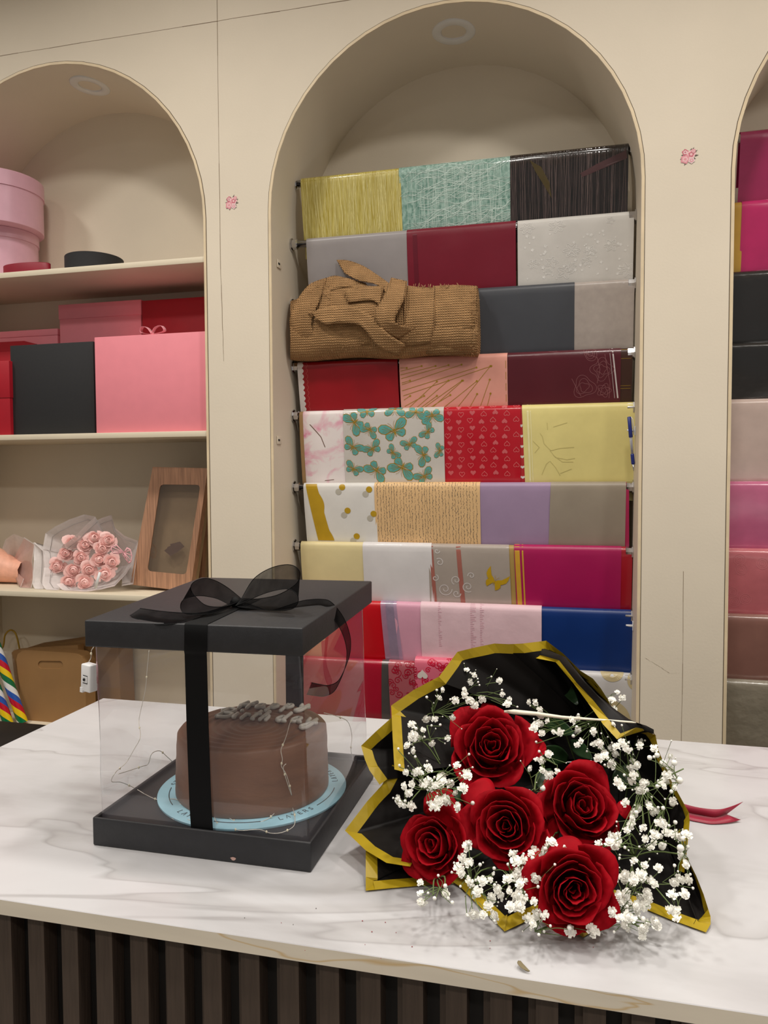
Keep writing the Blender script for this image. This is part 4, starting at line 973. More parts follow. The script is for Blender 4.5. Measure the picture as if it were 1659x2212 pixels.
# base tray: sides, raised floor
q = MB()
O = [(BX0, BY0), (BX1, BY0), (BX1, BY1), (BX0, BY1)]; I = [(BX0+0.004, BY0+0.004), (BX1-0.004, BY0+0.004), (BX1-0.004, BY1-0.004), (BX0+0.004, BY1-0.004)]
lev = [(O, ZC+0.0004), (O, ZC+BASEH), (I, ZC+BASEH), (I, ZC+0.0265)]
q.grid([[(x, y, z) for x, y in r_] for r_, z in lev], 0, True); q.poly([(x, y, ZC+0.0265) for x, y in I]); q.poly([(x, y, ZC+0.0004) for x, y in reversed(O)])
base = bevel(recalc(q.build('base_tray', M_BOX, cb)), 0.0016)
q = MB(); p = at_y(504, 1855, BY0-0.0003); pts = [(p.x+0.0032*math.cos(a)*(1+0.3*math.sin(3*a)), p.y-0.0002, p.z+0.002*math.sin(a)) for a in [2*PI*k/9 for k in range(9)]]
q.poly(pts); q.build('scuff_chip', mat('bare_card_chip', rgb(196, 160, 150), 0.8), base, smooth=False)
# clear wall with rounded corners
def rrect(x0, x1, y0, y1, r, n=6):
    out = []
    for cx, cy, a0 in ((x1-r, y0+r, -PI/2), (x1-r, y1-r, 0), (x0+r, y1-r, PI/2), (x0+r, y0+r, PI)):
        out += [(cx+r*math.cos(a0+PI/2*k/n), cy+r*math.sin(a0+PI/2*k/n)) for k in range(n+1)]
    return out
RRo = rrect(BX0+0.006, BX1-0.006, BY0+0.006, BY1-0.006, 0.007)
RRt = rrect(BX0+0.002, BX1-0.012, BY0+0.005, BY1-0.005, 0.010)
q = MB(); q.grid([[(x, y, ZC+0.027) for x, y in RRo]]+[[(a[0]*(1-t)+b_[0]*t+0.0012*math.sin(t*7+i), a[1]*(1-t)+b_[1]*t+0.0008*math.sin(t*9+i*2), ZC+0.027+0.222*t) for i, (a, b_) in enumerate(zip(RRo, RRt))] for t in (0.25, 0.5, 0.75, 1.0)], 0, True)
smooth_angle(q.build('clear_wall', M_ACRYL, cb), 60)
# lid: slightly skewed shell
LT = [at_y(182, 1340, BY0-0.006), at_y(653, 1357, BY0-0.006), at_y(803.5, 1255, BY1+0.000), at_y(434, 1247, BY1+0.000)]
LH = 0.0305; dn = Vector((0, 0, -LH))
cxy = sum(LT, Vector())/4
inn = [cxy+(p-cxy)*0.982 for p in LT]
q = MB(); q.grid([[p-Vector((0, 0, 0.002)) for p in inn], [p+dn for p in inn], [p+dn+Vector(((p.x-cxy.x)*0.0, 0, 0)) for p in LT], LT], 0, True); q.poly(LT); q.poly([p-Vector((0, 0, 0.002)) for p in reversed(inn)])
lid = bevel(recalc(q.build('lid', M_BOX, cb)), 0.0015)
# ribbon band down the front and up the back
def band(path, w, wdir, name, m, parent): 
    q = MB(); q.grid(strip([Vector(p) for p in path], [wdir]*len(path), w)); return q.build(name, m, parent)
def lidz(x, y):
    f_ = (y-LT[0].y)/(LT[3].y-LT[0].y); l, r_ = LT[0].lerp(LT[3], f_), LT[1].lerp(LT[2], f_)
    g = (x-l.x)/(r_.x-l.x); return l.z*(1-g)+r_.z*g
xt = at_y(424, 1370, LT[0].y).x; xb = at_y(436, 1785, BY0+0.005).x; yl = LT[0].y-0.0009; xw = at_y(422, 1425, BY0+0.004).x
zt = lidz(xt, LT[0].y)
pth = [(xt+0.005, BY0+0.13, lidz(xt, BY0+0.13)+0.0008), (xt, yl+0.002, zt+0.0009), (xt, yl, zt-0.001), (xt-0.001, yl, zt-LH), (xw+0.0005, BY0+0.004, zt-LH-0.006), (xw*0.6+xb*0.4, BY0+0.0036, ZC+0.15), (xw*0.2+xb*0.8, BY0+0.0040, ZC+0.060), (xb+0.0005, BY0+0.0046, ZC+0.028)]
band(pth, 0.0275, Vector((1, 0, 0)), 'front_ribbon', M_SATIN, cb)
xk = at_y(638, 1455, BY1).x
band([(xk, BY1-0.0035, ZC+0.028), (xk, BY1-0.0032, ZC+0.15), (xk, BY1-0.0025, ZC+0.235)], 0.0275, Vector((1, 0, 0)), 'back_ribbon', M_SATIN, cb)
# bow
bw = at_z(512, 1302, ZC+0.278); bz = bw.z
def over_lid(p):
    p = p.copy()
    if p.y > LT[0].y-0.002: p.z = max(p.z, lidz(p.x, p.y)+0.0035)
    return p
def rib(path_px, wd, width, name, parent, n=6, yplane=None):
    P = catmull([over_lid(at_z(u, v, ZC+h)) for u, v, h in path_px], n)
    if not isinstance(wd, list): wd = [wd]*len(path_px)
    Wd = catmull([Vector(w) for w in wd], n)
    q = MB(); R_ = strip(P, Wd, width); q.grid(R_); q.tube([r_[0] for r_ in R_], 0.00045, 5, 1); q.tube([r_[-1] for r_ in R_], 0.00045, 5, 1); return q.build(name, [M_ORG, M_SATIN], parent)
q = MB(); c = bw
for k in range(12):
    a = 2*PI*k/12
q.lathe([(0.0005, -0.008), (0.008, -0.006), (0.010, 0.0), (0.0075, 0.006), (0.0005, 0.008)], (0, 0, 0), 14)
q.v = [Vector((v.z*0.9+bw.x, v.y*0.8+bw.y, v.x*0.8+bw.z))*1.0+Vector((0.0012*math.sin(v.y*900), 0, 0.001*math.sin(v.z*700))) for v in q.v]
bow = q.build('bow_knot', M_SATIN, cb)
rib([(512, 1302, .279), (478, 1280, .290), (440, 1268, .300), (408, 1276, .299), (402, 1296, .288), (425, 1316, .279), (470, 1318, .276), (508, 1305, .278)], [(0.2, 1, 0.15), (0.2, .8, .4), (0.2, .6, .8), (.3, .5, .8), (.3, .5, .8), (.3, .8, .3), (.2, 1, .2), (.2, 1, .2)], 0.024, 'left_loop', bow)
rib([(514, 1302, .279), (545, 1272, .296), (585, 1252, .312), (625, 1246, .316), (646, 1262, .308), (636, 1288, .292), (590, 1302, .281), (520, 1304, .278)], [(-.2, 1, .1), (-.1, .6, .7), (-.1, .5, .9), (-.1, .5, .9), (-.1, .5, .9), (-.1, .5, .8), (-.1, .8, .4), (-.2, 1, .1)], 0.030, 'right_loop', bow)
zl = lambda p: p
rib([(508, 1304, .277), (470, 1325, .2705), (430, 1342, .2665), (395, 1348, .2655), (352, 1352, .263), (318, 1342, .2655), (292, 1330, .268)], [(.2, 1, .1), (.2, 1, .15), (.2, 1, .2), (.15, 1, .4), (0, 1, .6), (0, 1, .5), (0, 1, .2)], 0.022, 'left_tail', bow)
P = [at_z(516, 1304, ZC+.277), at_z(548, 1316, ZC+.273), at_z(575, 1326, ZC+.2695), at_z(610, 1318, ZC+.2725), at_z(650, 1306, ZC+.2765), at_z(690, 1304, ZC+.2765), at_z(712, 1312, ZC+.274)]
xr = LT[1].x+0.004
for u, v, dx in ((738, 1345, .014), (752, 1385, .018), (752, 1420, .018), (742, 1452, .014), (726, 1482, .006), (705, 1492, .002), (684, 1490, .0015), (668, 1487, .0015)):
    P.append(at_x(u, v, xr+dx-0.012))
P = catmull(P, 5); Wd = [Vector((0, 1, 0.15)).lerp(Vector((0.1, 0.9, 0.7)), min(1, i/30)) for i in range(len(P))]
q = MB(); R_ = strip(P, Wd, 0.016); q.grid(R_); q.tube([r_[0] for r_ in R_], 0.00045, 5, 1); q.tube([r_[-1] for r_ in R_], 0.00045, 5, 1); q.build('right_tail', [M_ORG, M_SATIN], bow)

# ------------------------------------------------------------------ the cake on its board
CKY = 0.903; ck = at_y(547, 1650, CKY); CKX = ck.x; ZF = ZC+0.0268
bd = empty('cake_board', (CKX, CKY, ZF), 'light blue round cake board with printed rim', 'cake board')
M_BLUEB = mat('light_blue_board', rgb(158, 206, 224), 0.4, var=0.03)
q = MB(); q.lathe([(0.0001, 0), (0.1195, 0), (0.120, 0.0008), (0.120, 0.0028), (0.1192, 0.0034), (0.0001, 0.0034)], (CKX, CKY, ZF), 72); smooth_angle(q.build('disc', M_BLUEB, bd), 40)
GLY = {'L': [[(0, 1), (0, 0), (.6, 0)]], 'A': [[(0, 0), (.35, 1), (.7, 0)]], 'Y': [[(0, 1), (.33, .5), (.66, 1)], [(.33, .5), (.33, 0)]], 'E': [[(.6, 1), (.15, .95), (0, .75), (.12, .52), (.5, .5)], [(.12, .52), (0, .25), (.15, .03), (.6, 0)]],
       'R': [[(0, 0), (0, 1), (.4, 1), (.58, .78), (.4, .5), (0, .5)], [(.3, .5), (.6, 0)]], 'S': [[(.6, .85), (.35, 1), (.08, .8), (.15, .58), (.5, .42), (.58, .18), (.3, 0), (.0, .15)]]}
M_INK = mat('dark_ink', rgb(60, 70, 74), 0.6)
zb = ZF+0.0036
for rep in range(5):
    a0 = math.radians(-122+72*rep); r0 = 0.1055; hgt = 0.0072; adv = 0.0084
    q = MB()
    def polar(xx, yy): a = a0+xx/r0; rr_ = r0+hgt*0.5-yy*hgt; return Vector((CKX+rr_*math.cos(a), CKY+rr_*math.sin(a), zb))
    for k, ch in enumerate('LAYERS'):
        for st in GLY[ch]:
            pts = [polar(k*adv+x*0.0062, 1-y) for x, y in st]
            pts = [Vector((2*0+p.x, p.y, p.z)) for p in pts]
            q.tube(pts, 0.00042, 4)
    # letters read from outside: mirror radially
    q.v = [Vector((CKX, CKY, v.z))+(lambda d: d.normalized()*(2*r0-d.length))(Vector((v.x-CKX, v.y-CKY, 0))) for v in q.v]
    q.build('lettering', M_INK, bd)
    q = MB(); q.tube([(CKX+r0*math.cos(a), CKY+r0*math.sin(a), zb) for a in [a0+6.6*adv/r0+math.radians(30)*k/12 for k in range(13)]], 0.0006, 4); q.build('rim_dash', M_INK, bd)
ca = empty('chocolate_cake', (CKX, CKY, zb), 'round chocolate frosted cake with white piped lettering', 'cake')
M_CHOC = mat('chocolate_frosting', rgb(126, 86, 62), 0.5, var=0.10, scale=18, stretch=(1, 1, 2.5), bump=0.12, bscale=30)
prof = [(0.0001, 0.0), (0.0962, 0.0), (0.0975, 0.002)]
for k in range(1, 12): prof.append((0.0975-0.0022*k/12+0.0003*math.sin(k*2.1), 0.002+0.072*k/12))
prof += [(0.0945, 0.0768), (0.0925, 0.0792), (0.0895, 0.0802)]
for k in range(1, 34): rr_ = 0.0895*(1-k/34); prof.append((rr_, 0.0796+0.0009*math.sin(k*1.45)+0.0008*(k/34)))
prof.append((0.0001, 0.0805))
q = MB(); q.lathe(prof, (0, 0, 0), 96)
for v in q.v:
    a = math.atan2(v.y, v.x); f_ = 1+0.006*noise.noise((math.cos(a)*1.5, math.sin(a)*1.5, v.z*25)); v.x *= f_; v.y *= f_
    if v.z > 0.075: v.z += 0.0012*noise.noise((v.x*40, v.y*40, 0.3))
q.v = [v+Vector((CKX, CKY, zb)) for v in q.v]; q.build('frosted_body', M_CHOC, ca)
ZT = zb+0.0815
LET = {'H': [[(.1, 0), (.05, .6), (.2, 1)], [(.6, 0), (.55, .6), (.75, 1)], [(0, .45), (.75, .55)]], 'a': [[(.5, .5), (.25, .55), (.05, .3), (.2, .02), (.45, .2), (.5, .5), (.5, .1), (.68, .05)]],
       'p': [[(.05, .55), (.05, -.5)], [(.05, .4), (.3, .55), (.5, .3), (.3, 0), (.05, .1)]], 'y': [[(.05, .5), (.12, .12), (.4, .1), (.52, .5), (.45, -.3), (.2, -.6), (-.02, -.4), (.3, -.08), (.7, .1)]],
       'B': [[(.1, 0), (.2, 1)], [(-.05, .75), (.2, 1), (.65, .95), (.62, .6), (.25, .5), (.8, .42), (.75, .05), (.1, .0)]], 'i': [[(.1, .5), (.1, .08), (.3, .05)], [(.14, .85), (.18, .88)]], 'r': [[(.05, .5), (.1, 0)], [(.1, .35), (.22, .52), (.45, .46)]],
       't': [[(.2, .95), (.15, .1), (.35, .02)], [(0, .6), (.45, .64)]], 'h': [[(.05, 1), (.05, 0)], [(.05, .35), (.3, .52), (.42, .3), (.45, 0)]], 'd': [[(.5, .4), (.25, .55), (.05, .25), (.25, 0), (.5, .15)], [(.52, 1.0), (.5, .1), (.7, .03)]]}
M_ICE = mat('white_piped_icing', rgb(226, 222, 212), 0.45, var=0.03)
def icing(word, A, B, hgt, wmul):
    A, B = at_z(*A, ZT), at_z(*B, ZT); d = (B-A); n = len(word)
    up_ = Vector((0.0, 1, 0)); x = 0
    wds = [0.75 if c in 'HB' else (0.4 if c in 'irt' else 0.66) for c in word]; tot = sum(wds)+0.02*n
    for c, w in zip(word, wds):
        q = MB()
        for st in LET[c]:
            pts = catmull([A+d*((x+px_*w*1.0)/tot)+up_*(py_*hgt)+Vector((0, 0, 0.0012)) for px_, py_ in st], 3)
            q.tube(pts, [0.0026]*len(pts), 8)
            for e in (pts[0], pts[-1]): q.ball(e, 0.0027, 0, 8, 6)
        q.build('icing_letter', M_ICE, ca); x += w+0.02
icing('Happy', (512, 1531), (676, 1531), 0.027, 1); icing('Birthday', (464, 1549), (692, 1566), 0.034, 1)

# ------------------------------------------------------------------ fairy lights in the box
fy = empty('fairy_lights', (BX0+0.02, BY0+0.05, ZC+0.03), 'string of fine wire fairy lights with white battery case', 'fairy lights')
M_WIRE = mat('silver_wire', rgb(222, 216, 204), 0.3, 0.35); M_DROP = mat('clear_led_drop', rgb(236, 226, 196), 0.15)
by = BY0+0.02; bxp = at_y(193, 1463, by)
q = MB(); q.box((-0.0082, -0.006, -0.0165), (0.0082, 0.006, 0.0165)); case = q.build('battery_case', M_WPLAST)
bevel(case, 0.0016); RM = Matrix.Translation(bxp) @ Euler((0, math.radians(4), math.radians(-16))).to_matrix().to_4x4()
case.matrix_world = RM @ Matrix.Translation((0, 0, -0.0165)); case.parent = fy; case.matrix_parent_inverse = fy.matrix_world.inverted()
def on_case(q, name, m):
    q.v = [RM @ v for v in q.v]; return q.build(name, m, case, smooth=False)
q = MB(); q.box((-0.0036, -0.0064, -0.0062), (0.0042, -0.0058, 0.0036)); on_case(q, 'switch_recess', M_BLACKPLAST)
q = MB(); q.box((-0.0036, -0.0072, -0.0048), (0.0042, -0.0060, 0.0026)); on_case(q, 'switch_body', M_WPLAST)
q = MB(); q.tube([(0.0003, -0.0070, -0.001), (0.0003, -0.0084, -0.001)], 0.0017, 12); on_case(q, 'switch_button', M_BLACKPLAST)
q = MB(); q.box((-0.0083, -0.0064, -0.0180), (-0.0040, 0.0055, -0.0120)); on_case(q, 'case_latch', M_WPLAST)
def wire(pts, leds=3, n=5):
    P = catmull(pts, n); q = MB(); q.tube(P, 0.00048, 5); q.build('wire', M_WIRE, fy)
    for k in range(leds):
        p = P[int((k+0.5)*len(P)/leds)]; q = MB(); q.ball(p, 0.0013, 0, 8, 6, 1.4); q.build('led', M_DROP, fy)
wire([at_y(203, 1397, by), at_y(198, 1404, by), at_y(197, 1412, by), at_y(196, 1422, by), at_y(192, 1429, by)], 1)
yb_ = BY1-0.015
wire([at_y(u, v, yb_) for u, v in ((322, 1405), (318, 1445), (314, 1490), (304, 1535), (300, 1560))]+[at_y(u, v, yb_-0.06) for u, v in ((303, 1592), (290, 1618), (272, 1648))]+[at_z(u, v, ZF+h) for u, v, h in ((250, 1668, .05), (241, 1688, .03), (262, 1690, .02), (290, 1702, .006), (312, 1715, .002))], 4)
fz = ZF+0.001
wire([at_z(u, v, z_) for u, v, z_ in ((312, 1715, fz), (335, 1726, fz), (352, 1728, fz), (378, 1726, fz+.004), (395, 1736, fz+.003), (365, 1740, fz), (362, 1755, fz), (375, 1770, fz), (392, 1766, fz), (410, 1772, fz+.003))], 4)
wire([at_z(u, v, z_) for u, v, z_ in ((255, 1672, fz+.03), (275, 1666, fz+.03), (305, 1656, fz+.03), (320, 1650, fz+.03), (328, 1628, fz+.045), (345, 1622, fz+.04), (360, 1634, fz+.03), (372, 1645, fz+.02))], 2)
wire([at_z(u, v, fz+h) for u, v, h in ((463, 1765, .005), (472, 1782, .001), (495, 1788, .001), (520, 1794, .001), (560, 1792, .001), (585, 1800, .001), (610, 1798, .001), (634, 1785, .002), (637, 1765, .006), (632, 1745, .008))], 5)
wire([at_z(u, v, fz+h) for u, v, h in ((487, 1762, .006), (510, 1776, .001), (530, 1790, .001), (548, 1781, .001), (580, 1768, .004), (600, 1748, .008))], 3)
def side(u, v, out=0.002):
    r_ = ray(u, v); o = CAM-Vector((CKX, CKY, 0)); a = r_.x**2+r_.y**2; b_ = 2*(o.x*r_.x+o.y*r_.y); c_ = o.x**2+o.y**2-(0.0985+out)**2
    disc = b_*b_-4*a*c_; return CAM+r_*((-b_-math.sqrt(max(0, disc)))/(2*a))
wire([at_z(640, 1550, ZT+.004), at_z(628, 1558, ZT+.004)]+[side(u, v) for u, v in ((620, 1585), (614, 1602), (607, 1620), (610, 1640), (608, 1655), (618, 1672), (626, 1698), (630, 1718))], 4)
wire([side(u, v) for u, v in ((630, 1718), (622, 1695), (612, 1660), (618, 1650))], 1)
wire([at_x(u, v, BX1-0.012) for u, v in ((700, 1540), (730, 1548), (752, 1560), (760, 1590), (758, 1620), (764, 1645))], 2)

# ------------------------------------------------------------------ bouquet of red roses
def petal_rows(R_, o, phi, rnd, nu=8, nv=7, deep=0.85, dome=False):
    Rr = R_*(0.08+0.92*o**1.0); ha = 2.3*(1-o**0.5)+0.80*o**0.5
    zrim = R_*(0.24+0.30*math.sin(PI*min(1, o*1.25))-0.42*o**2.2)
    if dome: zrim = R_*(0.75-0.85*o**1.25)
    tilt = rnd.uniform(-0.09, 0.09); sk = rnd.uniform(-0.12, 0.12); tip = rnd.uniform(0.04, 0.24)*o; s1 = rnd.uniform(0, 50); rnd_e = rnd.uniform(0.3, 1.0)*o
    P0, P1, P2 = (0.05*R_, -deep*R_), (Rr*1.06, -0.73*deep*R_+0.1*R_*(1-o)), (Rr*0.97, zrim+tilt*R_)
    rows = []
    for j in range(nv+1):
        row = []
        for i in range(nu+1):
            u = -1+2*i/nu; v = j/nv
            vv = v*(1-0.20*abs(u)**2.6*(0.5+0.5*o))
            r_ = P0[0]*(1-vv)**2+2*vv*(1-vv)*P1[0]+vv*vv*P2[0]; z = P0[1]*(1-vv)**2+2*vv*(1-vv)*P1[1]+vv*vv*P2[1]
            c = max(0, (vv-0.78)/0.22)**2
            r_ += Rr*(0.16*o+0.03)*c*(1+tip*4*(1-abs(u))); z -= R_*0.13*o**1.3*c
            r_ *= 1+(0.075+sk*0.4)*u*vv
            wv = noise.noise((u*2.2+s1, v*1.8, s1))*0.10*R_*vv*vv
            a = phi+ha*u*(0.5+0.5*vv**0.7); r_ *= 1+(0.05*rnd_e*math.cos(u*3.0+s1) if vv > 0.5 else 0)
            row.append(Vector(((r_+wv)*math.cos(a), (r_+wv)*math.sin(a), z+wv*0.6)))
        rows.append(row)
    return rows
def rose(center, axis, R_, N, seed, parent, m, name='rose', split=True, spin=0.0, squash=1.0, mcal=None):
    rnd = random.Random(seed); rot = Vector((0, 0, 1)).rotation_difference(Vector(axis).normalized()).to_matrix() @ Matrix.Rotation(spin, 3, 'Z')
    center = Vector(center); whole = MB(); head = None
    if split:
        q = MB(); q.lathe([(0.0001, -0.98*R_), (0.14*R_, -0.95*R_), (0.20*R_, -0.84*R_), (0.10*R_, -0.70*R_)], (0, 0, 0), 10)
        q.v = [center+rot@v for v in q.v]; head = q.build(name, mcal, parent)
    for n in range(N):
        o = (n/(N-1))**0.92; q = MB() if split else whole
        k = len(q.v); q.grid(petal_rows(R_*rnd.uniform(0.96, 1.03), o, n*2.39996+rnd.uniform(-.25, .25), rnd, 10 if split else 6, 8 if split else 5, 0.85 if split else 0.15, not split))
        for i in range(k, len(q.v)):
            v = q.v[i]; q.v[i] = center+rot@Vector((v.x, v.y*squash, v.z))
        if split: solid(q.build('petal', m, head), 0.0006)
    if not split:
        k = len(whole.v); whole.ball((0, 0, 0.02*R_), 0.52*R_, 0, 10, 6); whole.v[k:] = [center+rot@v for v in whole.v[k:]]
        return whole.build(name, m, parent)
    return head
def wrap(name, chain, T, O_, parent, mb, my, border=0.0128, bulge=0.014, zmin=ZC+0.0012, sub=3, rows_r=(0.72, 0.5, 0.28, 0.06), thick=0.0004):
    pts = []
    for a, b_ in zip(chain, chain[1:]):
        pts += [a.lerp(b_, k/sub) for k in range(sub)]
    pts.append(chain[-1]); n = len(pts); ins = []
    for i, p in enumerate(pts):
        def inward(a, b_):
            e = (b_-a).normalized(); w = T-p; w = w-e*w.dot(e); return w.normalized()
        n1 = inward(pts[i-1], p) if i > 0 else inward(p, pts[1]); n2 = inward(p, pts[i+1]) if i < n-1 else n1
        m_ = (n1+n2)/max(0.35, 1+n1.dot(n2)); ins.append(p+m_*border)
    ax = (O_-T).normalized()
    def shape(p, r_):
        w = p-T; w = w-ax*w.dot(ax)
        if w.length > 1e-6: p = p+w.normalized()*bulge*math.sin(PI*r_)
        p.z = max(zmin, p.z); return p
    def clampz(p): p = p.copy(); p.z = max(zmin, p.z); return p
    body_rows = [[clampz(p) for p in ins]]+[[shape(T.lerp(p, r_), r_) for p in ins] for r_ in rows_r]
    q = MB(); q.grid(body_rows); o = q.build(name, mb, parent)
    q = MB(); q.grid([[clampz(p) for p in pts], [clampz(p) for p in ins]]); q.build('border', my, o, smooth=False)
    return o
M_RED = mat('velvet_red_petal', rgb(150, 1, 18), 0.7, var=0.22, scale=35, spec=0.12)
M_GREEN = mat('dark_green_leaf', rgb(34, 58, 30), 0.35, var=0.2, scale=40)
M_STEM = mat('green_stem', rgb(104, 122, 72), 0.55, var=0.15)
M_BLACKP = mat('black_wrap_paper', rgb(22, 19, 18), 0.55, var=0.1, scale=8, spec=0.22)
M_YEL = mat('mustard_wrap_border', rgb(168, 142, 18), 0.45, var=0.08, scale=20)
T0 = at_z(1335, 1640, ZC+0.042); OC = at_z(1120, 1735, ZC+0.085)
bq = empty('rose_bouquet', (OC.x, OC.y, ZC), 'red rose and white filler bouquet in black paper with yellow borders', 'bouquet')
def ch(L): return [at_z(u, v, ZC+h) for u, v, h in L]
def T(k): return T0+Vector((0.004*math.sin(k*2.1), 0.004*math.cos(k*1.7), 0.003*math.sin(k)))
W_SHEETS = [
 [(948, 1462, .175), (988, 1408, .200), (1020, 1400, .204), (1068, 1390, .208), (1110, 1392, .206)],
 [(1240, 1440, .190), (1281, 1466, .184), (1298, 1487, .178), (1316, 1516, .165)],
 [(852, 1662, .095), (848, 1590, .118), (845, 1524, .140), (894, 1490, .156), (955, 1458, .172), (1020, 1420, .187), (1069, 1393, .198), (1130, 1390, .201), (1180, 1384, .201), (1217, 1412, .194), (1250, 1445, .187), (1312, 1508, .165)],
 [(864, 1536, .134), (846, 1550, .130), (812, 1580, .116), (780, 1611, .100), (788, 1640, .090), (798, 1664, .082), (820, 1695, .068)],
 [(790, 1838, .022), (790, 1924, .002), (850, 1918, .002), (899, 1914, .002), (985, 1908, .002)],
 [(848, 1652, .082), (825, 1696, .066), (793, 1731, .052), (745, 1794, .030), (790, 1837, .026), (835, 1864, .024), (886, 1872, .024)],
 [(955, 1890, .004), (995, 1916, .002), (1029, 1951, .002), (1090, 2012, .002), (1164, 1977, .002), (1200, 1955, .004)],
 [(1150, 1965, .004), (1191, 1988, .002), (1212, 1996, .002), (1260, 2025, .002), (1292, 2004, .002), (1340, 1975, .002)],
 [(1400, 1582, .135), (1416, 1588, .131), (1423, 1622, .120), (1451, 1688, .100), (1488, 1755, .080), (1490, 1774, .074), (1483, 1847, .050), (1478, 1885, .035)],
 [(1468, 1790, .060), (1483, 1850, .045), (1504, 1892, .032), (1520, 1932, .020), (1535, 1980, .007), (1535, 1996, .004), (1525, 2014, .002), (1445, 1985, .002), (1376, 1956, .002), (1310, 1935, .003)],
]
for k, L in enumerate(W_SHEETS):
    wrap('wrap_sheet', ch(L), T(k), OC, bq, M_BLACKP, M_YEL)
# the sheet that curls over at the upper right
low = ch([(1148, 1420, .180), (1200, 1430, .182), (1238, 1475, .172), (1270, 1518, .160), (1303, 1565, .147), (1333, 1597, .136), (1365, 1586, .134), (1398, 1577, .134), (1418, 1590, .128)])
fold = ch([(1170, 1398, .190), (1222, 1420, .194), (1262, 1470, .184), (1295, 1505, .172), (1330, 1533, .160), (1358, 1553, .151), (1378, 1566, .146), (1395, 1574, .142), (1412, 1583, .134)])
ins = [a.lerp(b_, min(0.9, 0.010/max(0.001, (b_-a).length))) for a, b_ in zip(low, fold)]
q = MB(); q.grid([ins, [a.lerp(b_, 0.5)+Vector((0, 0, 0.004)) for a, b_ in zip(ins, fold)], fold, [f_.lerp(T0, 0.3)+Vector((0.006, 0.004, 0)) for f_ in fold], [f_.lerp(T0, 0.7) for f_ in fold]])
o = q.build('wrap_sheet', M_BLACKP, bq)
q = MB(); q.grid([low, ins]); q.build('border', M_YEL, o, smooth=False)
# gathered handle, ribbon tie and its forked tail
hd = (T0-OC).normalized(); hd.z = 0; hd = hd.normalized()*1.0; E0 = T0+hd*0.10; E0.z = ZC+0.022
q = MB(); P = [T0-hd*0.02, T0+Vector((0, 0, -0.01)), E0]
for p in P: p.z = max(p.z, ZC+0.026)
q.tube(P, [0.030, 0.018, 0.022], 14); q.build('wrapped_handle', M_BLACKP, bq)
M_RIB = mat('burgundy_ribbon', rgb(150, 14, 48), 0.45, sheen=0.2)
q = MB(); q.tube([T0+Vector((0, 0, -0.008)), T0+hd*0.02+Vector((0, 0, -0.010))], [0.0225, 0.0225], 16); q.build('ribbon_tie', M_RIB, bq)
top = [(1372, 1672, .040), (1440, 1722, .020), (1483, 1738, .014), (1520, 1746, .013), (1555, 1748, .014), (1580, 1742, .016), (1605, 1732, .018)]
mid = [(1372, 1680, .032), (1440, 1738, .010), (1484, 1755, .004), (1517, 1762, .003), (1545, 1766, .0035), (1568, 1759, .006), (1569, 1759, .006)]
bot = [(1372, 1688, .024), (1440, 1752, .004), (1486, 1770, .0015), (1512, 1776, .0012), (1538, 1780, .0012), (1575, 1777, .002), (1600, 1771, .003)]
A_, B_, C_ = catmull(ch(top), 4), catmull(ch(mid), 4), catmull(ch(bot), 4)
q = MB(); q.grid([A_, B_]); q.grid([B_, C_]); solid(q.build('ribbon_tail', M_RIB, bq), 0.0004)
# roses
RO = [(1062, 1607, .118, .052, 20, (0.05, 0, .30), 1.0, 1.0), (1262, 1738, .080, .0495, 20, (0.25, 0, .25), 2.2, .92), (1092, 1783, .072, .0435, 20, (-.12, 0, .05), 4.1, 1.06), (930, 1823, .054, .0385, 18, (-.35, 0, .0), .4, 1.05), (1241, 1924, .056, .0435, 20, (.1, 0, -.10), 3.9, .9)]
for k, (u, v, h, R_, N, lean, spin, sq) in enumerate(RO):
    c = at_z(u, v, ZC+h); ax = (CAM-c).normalized()+Vector(lean); ax.normalize()
    rose(c-ax*R_*0.25, ax, R_*0.93, N, 20+k, bq, M_RED, spin=spin, squash=sq, mcal=M_GREEN)
# drooping guard petals beside the roses
def loose_petal(pts, wid, h, up_=(0, 0, 1)):
    P = catmull([at_z(u, v, ZC+z_) for (u, v), z_ in zip(pts, h)], 4); n = len(P); rows = []
    for i, p in enumerate(P):
        t = i/(n-1); w = wid*(0.35+0.65*math.sin(PI*min(1, t*0.9+0.1))); d = (P[min(i+1, n-1)]-P[max(0, i-1)]).normalized(); s_ = d.cross((CAM-p).normalized()).normalized()
        rows.append([p+s_*w*x+(CAM-p).normalized()*(-0.35*wid*x*x) for x in (-1, -.5, 0, .5, 1)])
    q = MB(); q.grid(rows); solid(subsurf(q.build('guard_petal', M_RED, bq)), 0.0005)
loose_petal([(1045, 1545), (1068, 1520), (1088, 1502)], 0.013, [.120, .128, .134])
loose_petal([(1135, 1600), (1160, 1620), (1172, 1632)], 0.013, [.100, .104, .106])
loose_petal([(1045, 1745), (1030, 1705), (1022, 1690)], 0.020, [.070, .082, .088])
loose_petal([(960, 1775), (965, 1745), (915, 1738)], 0.022, [.052, .062, .068])
loose_petal([(1200, 1905), (1230, 1850), (1262, 1845)], 0.020, [.046, .062, .066])
loose_petal([(1140, 1830), (1150, 1868), (1142, 1876)], 0.014, [.050, .048, .046])
loose_petal([(1340, 1760), (1352, 1748), (1362, 1742)], 0.010, [.070, .074, .076])
